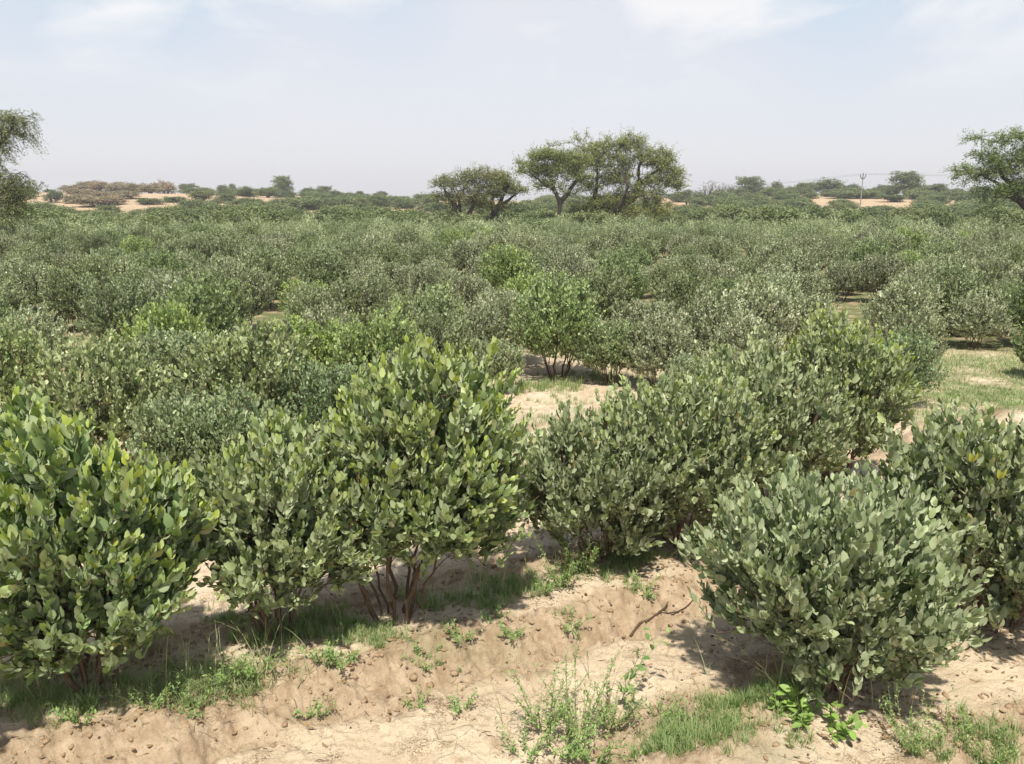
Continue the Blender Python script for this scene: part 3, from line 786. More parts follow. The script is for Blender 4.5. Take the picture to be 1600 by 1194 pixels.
ptree(43, 874, 'acacia_tree', 43, [([(874, 366), (874, 340), (874, 318), (861, 282), (850, 258)], [.14, .12, .11, .08, .03]), ([(874, 318), (890, 299), (902, 280), (912, 262)], [.15, .11, .08, .03]),
                                  ([(868, 300), (846, 285), (826, 268)], [.09, .06, .03])],
      [(846, 246, 24, 9), (868, 243, 26, 8), (892, 252, 28, 12), (826, 258, 18, 6), (815, 267, 9, 4), (838, 270, 22, 9), (866, 268, 26, 10), (898, 275, 24, 11), (852, 290, 26, 7, 130), (885, 300, 20, 8, 60)],
      ntar=470, nleaf=15, leaf=.085, colr=(.98, 1.0, .78), twl=.42, label='thorn tree with a slim straight dark trunk, middle of the trees in the centre', group=G_T)
ptree(45, 950, 'acacia_tree', 44, [([(945, 362), (958, 340), (985, 312), (1002, 290), (1000, 262), (1002, 238)], [.32, .28, .22, .15, .09, .03]), ([(985, 312), (1003, 290, .5), (1020, 272, .7), (1040, 258, .8)], [.18, .12, .08, .03]),
                                  ([(958, 340), (966, 320, -1), (976, 300, -1.4), (972, 262, -1.5)], [.16, .12, .08, .03]), ([(885, 362, .5), (905, 343, .5), (930, 318, .6), (936, 262, .8)], [.28, .26, .16, .04]),
                                  ([(958, 340), (985, 330), (990, 322), (1012, 338)], [.14, .1, .07, .03])],
      [(925, 236, 30, 12), (960, 228, 30, 10), (990, 228, 22, 12), (905, 220, 18, 7, 60), (940, 255, 42, 15), (985, 252, 32, 14), (1018, 246, 20, 16), (1035, 262, 20, 13), (1052, 285, 16, 9), (1028, 285, 26, 13), (960, 280, 36, 14), (925, 292, 24, 14),
       (1056, 272, 12, 7, 120), (1060, 292, 9, 6, 80), (986, 216, 10, 6, 60), (1040, 246, 16, 7, 120), (870, 226, 14, 5, 40), (990, 302, 30, 14), (1020, 308, 22, 10), (950, 318, 34, 12, 800), (912, 330, 22, 10), (985, 335, 44, 12, 900), (940, 345, 22, 8, 260), (1025, 328, 26, 12, 400), (905, 258, 20, 12, 300)],
      ntar=1450, nleaf=15, leaf=.085, colr=(1.05, 1.02, .74), twl=.5, label='largest thorn tree with leaning dark trunks, rightmost of the trees in the centre', group=G_T)
ptree(27, 1640, 'acacia_tree', 45, [([(1640, 380), (1630, 350), (1606, 322), (1590, 300), (1560, 262)], [.22, .2, .15, .10, .03]), ([(1630, 350), (1640, 300), (1620, 255), (1600, 222)], [.18, .12, .08, .03]),
                                   ([(1590, 300), (1565, 290), (1530, 272)], [.09, .06, .02]), ([(1630, 350), (1680, 300), (1720, 250)], [.16, .1, .03]), ([(1606, 322), (1570, 305), (1550, 310)], [.08, .05, .02])],
      [(1530, 216, 24, 5), (1568, 221, 26, 5), (1594, 212, 24, 6), (1535, 240, 16, 4), (1555, 250, 30, 7), (1505, 268, 20, 5), (1530, 276, 28, 9), (1575, 268, 32, 12), (1600, 245, 30, 12), (1560, 295, 26, 10), (1595, 292, 26, 14),
       (1548, 318, 12, 12, 60), (1640, 240, 46, 24), (1660, 290, 50, 26), (1700, 250, 40, 24), (1490, 275, 8, 3, 14)],
      ntar=900, nleaf=16, leaf=.062, colr=(.62, .80, .52), twl=.36, rtip=.008, droop=.15, label='dark green thorn tree with flat layered branches cut by the right edge of the photo', group=G_T)
ptree(24, -50, 'acacia_tree', 46, [([(-60, 400), (-50, 340), (-20, 260), (5, 215), (22, 192)], [.2, .18, .12, .07, .02]), ([(-50, 340), (-10, 310), (20, 285)], [.12, .08, .02]), ([(-50, 340), (-70, 250), (-60, 180)], [.15, .1, .03])],
      [(8, 182, 22, 9), (30, 188, 18, 7), (42, 180, 10, 8, 30), (15, 205, 24, 9), (38, 210, 14, 5, 30), (5, 228, 18, 9), (-30, 190, 35, 24), (10, 275, 26, 12), (30, 290, 20, 12), (48, 288, 10, 6, 40), (5, 305, 26, 14), (20, 318, 22, 12),
       (-40, 250, 40, 30), (-60, 300, 40, 30), (12, 333, 20, 9)],
      ntar=700, nleaf=14, leaf=.05, colr=(.85, .88, .75), twl=.42, rtip=.007, droop=.55, label='weeping grey green thorn tree cut by the left edge of the photo', group=G_T)

# scrub and small trees of the plain and the dunes: prototypes then copies
def scrub_proto(name, seed, w, h, ntar, leaf, nleaf, trunk=.3, lob=6, sparse=False):
    rng = np.random.RandomState(seed)
    lobes = []
    for i in range(lob):
        a = rng.rand() * 6.28; r = rng.uniform(0, .30) * w
        z = h * rng.uniform(.34, .76) if trunk > .2 else h * rng.uniform(.3, .62)
        lobes.append((math.cos(a) * r, math.sin(a) * r, z, w * rng.uniform(.2, .32), w * rng.uniform(.2, .32), h * rng.uniform(.19, .27) * (1.3 if trunk <= .2 else 1), 1))
    mains = []
    for i in range(3 if trunk > .2 else 5):
        a = rng.rand() * 6.28; b = rng.uniform(.1, .3) * w
        mains.append(([(0, 0, -.1), (math.cos(a) * b * .3, math.sin(a) * b * .3, h * max(.15, trunk)), (math.cos(a) * b, math.sin(a) * b, h * .72)], [.05 * h ** .7, .035 * h ** .7, .012]))
    return crown_tree(name, seed, (0, 0, 0), mains, lobes, ntar, nleaf, leaf, (1, 1, 1), M_SCRUB, rtip=.010, twl=w * .09, flat=.8)
SP_ROUND = [scrub_proto('scrub_bush', 60 + i, 2.0, 1.3, 120, .10, 14, trunk=.1, lob=7) for i in range(4)]
SP_TREE = [scrub_proto('scrub_tree', 70 + i, 3.2, 3.4, 170, .15, 16, trunk=.34, lob=7) for i in range(4)]
SP_BARE = [scrub_proto('bare_tree', 80 + i, 3.2, 3.0, 160, .12, .9, trunk=.25, lob=7) for i in range(2)]
first = set()
rngS = np.random.RandomState(3)
def put(protos, i, x, y, sx, sz, colr, label, cat, group, sink=0.05):
    p = protos[i % len(protos)]
    if p.name not in first: first.add(p.name); o = p
    else: o = copy_tree(p)
    o.location = (x, y, gz(x, y) - sink); o.rotation_euler = (0, 0, rngS.rand() * 6.28); o.scale = (sx, sx, sz)
    for ch in KIDS[o.name]:
        if ch.name.startswith('crown'): ch.color = (*colr, 1)
    tag(o, label, cat, group)
    return o
BRN, GRN, DGR, OLV = (1.5, 1.08, 1.45), (.85, .98, .80), (.48, .60, .48), (1.0, 1.02, .85)
def skyline(px, top, wpx, base, D, colr, label, kind='tree', i=0):
    """a tree or bush whose top is seen at row `top` and width wpx"""
    x = colx(px, D); g = gz(x, D); zt = zat(top, D)
    h = max(zt - g, .8) * 1.22; w = wpx * 1.25 * D / FPX
    P, ww, hh, g_, c_ = dict(tree=(SP_TREE, 3.0, 3.35, 'small trees along the dunes', 'tree'), bush=(SP_ROUND, 2.0, 1.3, 'bushes on the dunes', 'bush'),
                             bare=(SP_BARE, 3.0, 2.95, 'bare trees along the dunes', 'tree'))[kind]
    put(P, i, x, D, w / ww, h / hh, colr, label, c_, g_)
SK = [(79, 296, 16, 0, 175, DGR, 'small dark bush alone on the skyline at the left', 'bush'),
      (447, 280, 30, 0, 150, GRN, 'tall small-crowned tree rising above the left skyline', 'tree'),
      (444, 301, 40, 0, 140, DGR, 'dark dense bush at the foot of the tall small-crowned tree', 'bush'),
      (352, 291, 22, 0, 158, (.8, .8, .8), 'round grey tree on the dune crest, left one of a pair', 'tree'),
      (366, 289, 14, 0, 165, (.95, .9, .9), 'thin pale tree on the dune crest, right one of a pair', 'tree'),
      (379, 300, 13, 0, 156, DGR, 'small dark bush on the crest right of the grey pair', 'bush'),
      (318, 297, 42, 0, 118, (1.05, .95, .8), 'open brownish tree with visible limbs on the orange sand slope', 'tree'),
      (336, 312, 22, 0, 112, (.9, .85, .8), 'small grey bush right of the open brownish tree', 'bush'),
      (276, 308, 40, 0, 116, GRN, 'green bush left of the open brownish tree', 'bush'),
      (235, 312, 40, 0, 112, DGR, 'dark green bush below the brown thicket', 'bush'),
      (296, 286, 26, 0, 170, (.95, .9, .9), 'grey tree at the right end of the brown thicket', 'tree'),
      (410, 296, 40, 0, 150, (.95, .98, .85), 'olive bush on the skyline left of the tall small-crowned tree', 'tree'),
      (392, 298, 24, 0, 155, (1.0, .95, .9), 'pale bush on the skyline beside the olive one', 'bush'),
      (506, 293, 22, 0, 160, (.85, .85, .82), 'grey-green tree on the skyline right of the tall small-crowned tree', 'tree'),
      (488, 300, 40, 0, 140, GRN, 'green bush on the skyline right of the dark dense one', 'bush'),
      (525, 299, 26, 0, 150, (.8, .85, .8), 'round tree near the middle of the left skyline', 'tree'),
      (545, 301, 26, 0, 155, OLV, 'olive bush beside the round skyline tree', 'bush'),
      (564, 300, 18, 0, 160, (.8, .82, .8), 'little round tree left of the last one on the left skyline', 'tree'),
      (598, 298, 16, 0, 158, DGR, 'small dark tree, last on the left skyline before the far pole', 'tree'),
      (620, 309, 50, 0, 130, GRN, 'wide green bush on the slope below the far pole', 'bush'),
      (575, 309, 50, 0, 128, (.7, .8, .68), 'wide dark green bush left of the far pole', 'bush'),
      (1104, 287, 38, 0, 140, BRN, 'bare grey tree with spreading twigs right of the central trees', 'bare'),
      (1128, 288, 24, 0, 150, BRN, 'bare tree close behind the first bare grey one', 'bare'),
      (1142, 295, 16, 0, 160, (.85, .85, .82), 'small grey tree right of the two bare ones', 'tree'),
      (1072, 299, 22, 0, 130, (.8, .82, .8), 'small dark stemmed tree right of the largest thorn tree', 'tree'),
      (1172, 281, 38, 0, 150, (.85, .92, .8), 'leaning crowned green tree on the right skyline', 'tree'),
      (1160, 296, 30, 0, 145, DGR, 'dark bush at the foot of the leaning crowned tree', 'bush'),
      (1212, 286, 17, 0, 158, (.82, .85, .8), 'small round tree standing above a green bush on the right skyline', 'tree'),
      (1206, 294, 38, 0, 145, GRN, 'green bush below the small round skyline tree', 'bush'),
      (1233, 292, 20, 0, 160, BRN, 'thin bare tree in the gap of the right skyline', 'bare'),
      (1256, 284, 30, 0, 148, (.85, .92, .82), 'upright green tree, left of the wide flat one on the right skyline', 'tree'),
      (1288, 283, 44, 0, 150, (.8, .88, .76), 'wide flat crowned tree on the right skyline', 'tree'),
      (1326, 289, 40, 0, 156, DGR, 'low dark dome of a tree just left of the near pole', 'bush'),
      (1412, 274, 46, 0, 140, (.88, .96, .8), 'largest round tree on the right skyline, right of the near pole', 'tree'),
      (1385, 288, 36, 0, 145, (.78, .86, .74), 'dark green tree below the left of the largest round one', 'tree'),
      (1440, 291, 28, 0, 150, (.9, .95, .85), 'pale green bush right of the largest round tree', 'bush'),
      (1464, 289, 28, 0, 135, DGR, 'dark tree standing alone left of the layered thorn tree', 'tree'),
      (1360, 296, 28, 0, 150, GRN, 'green bush right behind the near pole', 'bush')]
for i, s in enumerate(SK): skyline(*s[:7], kind=s[7], i=i)
# brown thicket on the left dune
TH = [(125, 291, 36), (146, 286, 40), (168, 287, 34), (192, 288, 34), (214, 289, 36), (238, 291, 32), (262, 288, 34), (136, 303, 46), (165, 306, 48), (195, 304, 40), (150, 318, 50), (178, 315, 40), (120, 312, 30)]
for i, (px, top, w) in enumerate(TH):
    D = 150 - (top - 286) * 1.4 + rngS.uniform(-3, 3)
    x = colx(px, D); g = gz(x, D); h = max(zat(top, D) - g, 1.0)
    put(SP_ROUND, i, x, D, w * 1.5 * D / FPX / 2.0, h / .95, (1.75 + rngS.uniform(-.15, .2), 1.12, 1.6), 'brownish leafless-looking bush in the thicket on the left dune', 'bush', 'brown thicket on the left dune')
# bushes over the plain and the slopes
cnt = 0
for i in range(1500):
    D = rngS.uniform(80, 160) if rngS.rand() < .55 else rngS.uniform(30, 80); px = rngS.uniform(-90, 1690); x = colx(px, D)
    if cnt >= 285: break
    az = px
    if D > 84:
        # sand shows through on parts of the slopes
        bare = (50 < px < 400) or (1280 < px < 1400 and D < 125) or (1040 < px < 1100)
        if bare and rngS.rand() < .35: continue
        if D > 152 or (D > 98 and 100 < px < 300): continue
    w = rngS.uniform(2.0, 4.2) * (1 if D < 80 else 1.6); h = rngS.uniform(.9, 1.5) * (1 if D < 84 else 1.3)
    if 660 < px < 1060 and D < 60: h *= .8
    c = [GRN, (.7, .82, .66), OLV, DGR, (.9, .98, .86)][rngS.randint(5)]
    side = 'left' if px < 640 else 'centre' if px < 1060 else 'right'
    lab = (f'low green bush on the plain between field and dunes, {side} of the photo' if D < 84 else f'low bush dotted on the sandy slope, {side} of the photo')
    grp = 'bushes on the plain behind the field' if D < 84 else 'bushes dotted over the dune slopes'
    put(SP_ROUND, rngS.randint(4), x, D, w / 2.0, h / 1.3, c, lab, 'bush', grp); cnt += 1

for i in range(110):
    px = rngS.uniform(-60, 1660); D = rngS.uniform(112, 164); x = colx(px, D)
    if (100 < px < 300) or (230 < px < 400 and D < 140) or (60 < px < 110) or (690 < px < 1050): continue
    if 1290 < px < 1380 and D < 130: continue
    w = rngS.uniform(2.4, 5.2); h = rngS.uniform(1.2, 2.1)
    put(SP_TREE, rngS.randint(4), x, D, w / 3.0, h / 3.3, [GRN, (.8, .86, .74), (.95, .95, .88), DGR][rngS.randint(4)],
        'low rounded tree among the scrub of the dune slopes, ' + ('left of the central trees' if px < 700 else 'right of the central trees'), 'tree', 'low trees over the dune slopes', sink=.3)
for i in range(46):
    px = rngS.uniform(1130, 1640) if i < 34 else rngS.uniform(540, 690); D = rngS.uniform(100, 132); x = colx(px, D)
    if 1325 < px < 1375 and D < 125: continue
    put(SP_TREE, rngS.randint(4), x, D, rngS.uniform(.8, 1.5), rngS.uniform(.38, .62), [GRN, (.8, .86, .74), OLV][rngS.randint(3)],
        'squat thicket tree on the lower slope of the dunes, ' + ('left of the central trees' if px < 700 else 'right of the central trees'), 'tree', 'squat trees on the lower dune slopes', sink=.35)
# named bushes of the middle distance
for px, top, w, D, c, lab, kd in [(228, 332, 58, 32, (.62, .74, .55), 'dark bushy tree sticking out of the far left field', 'b'), (90, 335, 75, 30, (.72, .80, .58), 'dark spreading bushy tree near the left edge of the far field', 'b'),
                              (180, 335, 46, 40, (.85, .95, .75), 'pale bush between the two dark trees of the far left field', 'b'), (838, 336, 56, 44, (.95, 1.35, .6), 'fresh light green bush at the foot of the central trees', 'b'),
                              (815, 312, 60, 60, DGR, 'dark bush filling the gap between the central trees', 'b'), (700, 330, 60, 50, (.50, .52, .45), 'dark bush under the leftmost central tree', 'b'),
                              (905, 322, 50, 58, DGR, 'dark bush behind the straight dark trunk', 'b'), (1040, 325, 60, 52, GRN, 'green bush right of the largest central tree', 'b'),
                              (730, 338, 60, 42, (.60, .68, .55), 'low bush hiding the foot of the leftmost central tree', 'b'), (880, 343, 60, 40, GRN, 'low bush hiding the foot of the straight slim trunk', 'b'),
                              (960, 338, 70, 41, (.7, .8, .62), 'bush before the leaning trunks of the largest central tree', 'b'), (1010, 336, 60, 42, OLV, 'olive bush right of the leaning trunks', 'b'),
                              (760, 318, 50, 62, (.55, .6, .5), 'dark bush behind the small grey-brown thorn tree', 'b')]:
    x = colx(px, D); h = max(.9, zat(top, D) - gz(x, D))
    put(SP_ROUND, rngS.randint(4), x, D, w * D / FPX / 1.9, h / 1.3, c, lab, 'bush', 'bushes standing out behind the field')

# ------------------------------------------------------------------ power line
def pole(px, top, D, base_h, label, r=.07):
    x = colx(px, D); g = gz(x, D); zt = zat(top, D); h = zt - g
    root = empty('utility_pole', (x, D, g))
    V, F, c = tubes(np.array([[(0, 0, -.2), (0, 0, h * .5), (0, 0, h * .86)]], float), np.array([[r * 1.25, r, r * .8]]), 8)
    mesh_obj('post', V, F, M_CONC, root, smooth=True)
    s = h / 5.5
    arms = [[(0, 0, h * .80), (0, 0, h * .9), (0, 0, h * .985)], [(0, 0, h * .84), (-.28 * s, 0, h * .88), (-.42 * s, 0, h * .95)], [(0, 0, h * .84), (.28 * s, 0, h * .88), (.42 * s, 0, h * .95)]]
    V, F, c = tubes(np.array(arms, float), np.full((3, 3), .05 * s + .01), 6)
    mesh_obj('crossarm', V, F, M_STEEL, root)
    tips = []
    for dx, zz in ((0, h * .985), (-.42 * s, h * .95), (.42 * s, h * .95)):
        V, F, c = tubes(np.array([[(dx, 0, zz), (dx, 0, zz + .07), (dx, 0, zz + .14)]], float), np.array([[.05, .075, .03]]) * (s + .2), 8)
        mesh_obj('insulator', V, F, M_CONC, root); tips.append(Vector((x + dx, D, g + zz + .12)))
    tag(root, label, 'utility pole', 'utility poles of the power line')
    return tips
t1 = pole(1343, 271, 105, 5, 'thin dark utility pole with forked arms on the right sandy slope')
t2 = pole(659, 300, 200, 5, 'tiny far utility pole on the skyline left of the central trees', r=.12)
def wire(a, b, sag):
    P = np.array([[a.x + (b.x - a.x) * t, a.y + (b.y - a.y) * t, a.z + (b.z - a.z) * t - sag * 4 * t * (1 - t)] for t in np.linspace(0, 1, 24)])[None]
    V, F, c = tubes(P, np.full((1, 24), .006), 4)
    o = mesh_obj('power_cable', V, F, M_STEEL)
    return o
for k in range(3):
    tag(wire(t1[k], t2[k], 2.2), 'thin dark cable strung from the near pole leftwards to the far pole', 'cable', 'cables of the power line, left span')
    tag(wire(t1[k], t1[k] + Vector((75, -12, 1.6)), 1.0), 'thin dark cable strung from the near pole out past the right edge', 'cable', 'cables of the power line, right span')

# ------------------------------------------------------------------ ground cover
rg = np.random.RandomState(77)
def patch(px, py, rx, ry, n, hmin, hmax, lean=.5, wid=.0028, dry=.16, young=.4):
    """blades over an ellipse given in photo pixels on the ground"""
    cx, cy = gpt(px, py, .06); 
    ax = rx / FPX * (cy * CP + H * SP); 
    _, y2 = gpt(px, py - ry, .06); ay = max(abs(y2 - cy), .03)
    a = rg.rand(n) * 6.28; r = np.sqrt(rg.rand(n)) * (1 + .25 * perlin(np.cos(a) * 2 + px, np.sin(a) * 2))
    # tussocks
    k = max(4, n // 26); tx, ty = rg.normal(0, .62, k), rg.normal(0, .62, k)
    j = rg.randint(0, k, n); m = rg.rand(n) < .75
    X = cx + ax * np.where(m, tx[j] + rg.normal(0, .07, n), np.cos(a) * r); Y = cy + ay * np.where(m, ty[j] + rg.normal(0, .09, n), np.sin(a) * r)
    P = np.stack([X, Y, surf(X, Y) - .004], 1)
    hg = rg.uniform(hmin, hmax, n) * (.85 - .35 * rg.rand(n)); wid = wid * .75
    C = np.stack([rg.rand(n), np.clip(rg.normal(young, .25, n), 0, 1), (rg.rand(n) < dry) * rg.uniform(.5, 1, n)], 1)
    return blades(P, rg.rand(n) * 6.28, hg, np.abs(rg.normal(lean, .25, n)).clip(.05, 1.1), wid * rg.uniform(.6, 1.4, n), C)
G = []
for a in [(500, 990, 75, 18, 1700, .03, .09), (580, 1000, 60, 14, 1200, .02, .07), (430, 1010, 60, 16, 700, .03, .10), (690, 950, 60, 12, 700, .03, .09), (800, 925, 50, 16, 1300, .03, .09), (760, 950, 40, 12, 500, .03, .07),
          (985, 880, 38, 14, 1100, .03, .09), (930, 905, 50, 14, 700, .02, .07), (1000, 925, 16, 14, 220, .03, .07), (1100, 1140, 75, 26, 1500, .04, .10, .45, .0026, .02, .6), (1180, 1105, 70, 18, 1600, .04, .09, .45, .0026, .02, .6),
          (1240, 1095, 60, 14, 700, .04, .09), (1040, 1165, 40, 16, 900, .03, .08, .5, .0026, .02, .6), (30, 1105, 80, 26, 900, .04, .13, .7, .002, .2, .6), (120, 1115, 90, 20, 800, .04, .12, .7, .002, .25, .6), (250, 1090, 80, 20, 1000, .04, .12, .8, .002, .3, .6), (350, 1075, 80, 20, 1100, .04, .13, .9, .003, .3),
          (300, 1100, 60, 14, 400, .03, .10, .9, .003, .4), (530, 1040, 30, 10, 250, .02, .05), (660, 1030, 25, 10, 160, .02, .05), (370, 960, 50, 12, 500, .02, .08),
          (890, 970, 12, 8, 90, .03, .06), (800, 995, 16, 6, 90, .02, .05), (1560, 1170, 60, 26, 900, .03, .10), (1450, 1180, 50, 16, 400, .03, .08), (1250, 1175, 16, 12, 120, .03, .07),
          (870, 590, 45, 10, 1000, .05, .16, .4, .005), (800, 590, 30, 8, 600, .05, .16, .4, .005), (950, 575, 40, 8, 700, .05, .14, .4, .005, .3), (860, 655, 40, 16, 800, .03, .10, .4, .004),
          (1110, 845, 40, 12, 500, .02, .06), (1060, 875, 30, 8, 250, .02, .06), (880, 615, 40, 8, 400, .03, .09, .4, .004, .3)]:
    G.append(patch(*a))
# the grassy open patch on the right
n = 70000
X = rg.uniform(2.2, 7.2, n); Y = rg.uniform(5.9, 9.9, n)
w = grass_zone(X, Y) * (fbm(X * 1.2, Y * 1.2, 3) * 1.2 + .62); m = rg.rand(n) < w
X, Y = X[m], Y[m]; n = len(X)
P = np.stack([X, Y, surf(X, Y) - .004], 1)
C = np.stack([rg.rand(n), np.clip(rg.normal(.5, .25, n), 0, 1), (rg.rand(n) < .2) * .8], 1)
C[:, 2] *= .6
G.append(blades(P, rg.rand(n) * 6.28, rg.uniform(.018, .065, n), rg.uniform(.3, 1.0, n), rg.uniform(.003, .006, n), C))
# sparse sprigs on the sand
n = 900
X = rg.uniform(-1.6, 2.2, n); Y = rg.uniform(1.9, 3.8, n); q = perlin(X * 3.1 + 50, Y * 3.1) > .12; X, Y = X[q], Y[q]; n = len(X)
P = np.stack([X, Y, surf(X, Y) - .003], 1)
G.append(blades(P, rg.rand(n) * 6.28, rg.uniform(.015, .05, n), rg.uniform(.1, .9, n), rg.uniform(.0015, .003, n), np.stack([rg.rand(n), rg.rand(n) * .4, (rg.rand(n) < .3) * .9], 1)))
V, F, c = merge(G)
tag(mesh_obj('grass', V, F, M_GRASS, col=c), 'short green grass growing in patches along the earth banks and open strips', 'grass', kind='stuff')

# dry straw stalks leaning out of the grass
G = []
def straw(px, py, n, L0, L1, spread=.1):
    cx, cy = gpt(px, py, .06)
    X = cx + rg.normal(0, spread, n); Y = cy + rg.normal(0, spread * .6, n)
    return blades(np.stack([X, Y, surf(X, Y) - .003], 1), rg.rand(n) * 6.28, rg.uniform(L0, L1, n), rg.uniform(.2, 1.0, n), rg.uniform(.0022, .0035, n), np.tile([[.5, .3, .8]], (n, 1)), seg=5)
for a in [(120, 1070, 30, .10, .30), (230, 1060, 16, .15, .38), (300, 1070, 50, .10, .28, .16), (390, 1060, 30, .1, .24, .14), (30, 1090, 24, .1, .25), (470, 985, 14, .1, .25), (730, 930, 22, .12, .28, .12), (650, 960, 16, .08, .2),
          (1250, 1105, 12, .15, .35, .08), (1440, 1130, 8, .2, .38, .05), (880, 900, 16, .1, .22), (920, 1130, 22, .1, .25, .15), (1180, 1090, 10, .1, .2), (1320, 1100, 8, .1, .25), (1050, 860, 20, .05, .15, .14)]:
    G.append(straw(*a))
V, F, c = merge(G)
tag(mesh_obj('dry_straw', V, F, M_GRASS, col=c), 'pale dry grass stalks sticking out of the green grass', 'dry grass', kind='stuff')

# lumps of soil and dark crumbs
def lumps(n, X, Y, s0, s1, m, name, label, cat):
    ico = np.array([(0, 0, 1), (.89, 0, .45), (.28, .85, .45), (-.72, .53, .45), (-.72, -.53, .45), (.28, -.85, .45), (.72, .53, -.45), (-.28, .85, -.45), (-.89, 0, -.45), (-.28, -.85, -.45), (.72, -.53, -.45), (0, 0, -1)])
    fa = np.array([(0, 1, 2), (0, 2, 3), (0, 3, 4), (0, 4, 5), (0, 5, 1), (1, 6, 2), (2, 7, 3), (3, 8, 4), (4, 9, 5), (5, 10, 1), (6, 7, 2), (7, 8, 3), (8, 9, 4), (9, 10, 5), (10, 6, 1), (6, 11, 7), (7, 11, 8), (8, 11, 9), (9, 11, 10), (10, 11, 6)])
    n = len(X)
    s = s0 + (s1 - s0) * rg.rand(n) ** 6
    V = ico[None] * s[:, None, None] * rg.uniform(.6, 1.35, (n, 12, 1)) * rg.uniform(.6, 1.2, (n, 1, 3)) * np.array([1, 1, .7])
    V += np.stack([X, Y, surf(X, Y) + s * .05], 1)[:, None]
    F = (fa[None] + (np.arange(n) * 12)[:, None, None]).reshape(-1, 3)
    tag(mesh_obj(name, V.reshape(-1, 3), [F], m), label, cat, kind='stuff')
n = 36000
X = rg.uniform(-2.2, 3.4, n); Y = rg.uniform(1.6, 5.0, n)
b, f = bunds(X, Y); q = rg.rand(n) < (f * .9 + .03 + .25 * (b > .08)) * (fbm(X * 2, Y * 2, 2) + .55)
lumps(n, X[q], Y[q], .0018, .016, M_CLOD, 'soil_clods', 'crumbly brown clods scattered on the flanks of the earth banks', 'soil clods')
n = 4200
X = rg.uniform(-1.8, 3.2, n); Y = rg.uniform(1.7, 4.6, n); q = fbm(X * 2.5 + 8, Y * 2.5, 2) > -.05
lumps(n, X[q], Y[q], .0012, .010, M_DEBRIS, 'soil_crumbs', 'small dark crumbs and droppings scattered over the sand', 'crumbs')
# bits of dry leaf and twig lying flat
n = 900
X = rg.uniform(-1.8, 3.2, n); Y = rg.uniform(1.8, 4.6, n); a = rg.rand(n) * 6.28; Lh = rg.uniform(.008, .045, n) * .5
d = np.stack([np.cos(a), np.sin(a), rg.normal(0, .12, n)], 1) * Lh[:, None]
C0 = np.stack([X, Y, surf(X, Y) + .003], 1); mid = C0 + rg.normal(0, .003, (n, 3)) * np.array([1, 1, .3])
V, F, c = tubes(np.stack([C0 - d, mid, C0 + d], 1), np.tile([[.0009, .0013, .0006]], (n, 1)), 4)
tag(mesh_obj('twig_litter', V, F, M_BARK), 'tiny dry twigs and leaf stalks littering the sand', 'litter', kind='stuff')

# fallen leaves under the shrubs
n = 2600
k_ = [(colx(px, D * .935, .1), D * .935) for px, D in ((150, 2.62), (425, 2.95), (615, 3.12), (945, 3.72), (1060, 3.86), (1285, 2.55), (1560, 3.05), (1215, 4.35))]
j = rg.randint(0, len(k_), n); kk = np.array(k_)[j]
X = kk[:, 0] + rg.normal(0, .27, n); Y = kk[:, 1] + rg.normal(-.03, .20, n); a = rg.rand(n) * 6.28
P = np.stack([X, Y, surf(X, Y) + .004], 1); D_ = np.stack([np.cos(a), np.sin(a), rg.normal(0, .18, n)], 1); W_ = np.stack([-np.sin(a), np.cos(a), rg.normal(0, .25, n)], 1)
L_ = rg.uniform(.012, .034, n)
M_LIT = plain('dead_leaf', (.16, .10, .055), (.36, .25, .14), 60, .8)
V, F, c = leaves('mid', P, D_, W_, L_, L_ * .45, np.stack([rg.rand(n), np.zeros(n), rg.uniform(.75, 1.0, n)], 1))
tag(mesh_obj('leaf_litter', V, F, M_LIT, col=c), 'dry brown leaves fallen on the soil under the front shrubs', 'leaf litter', kind='stuff')

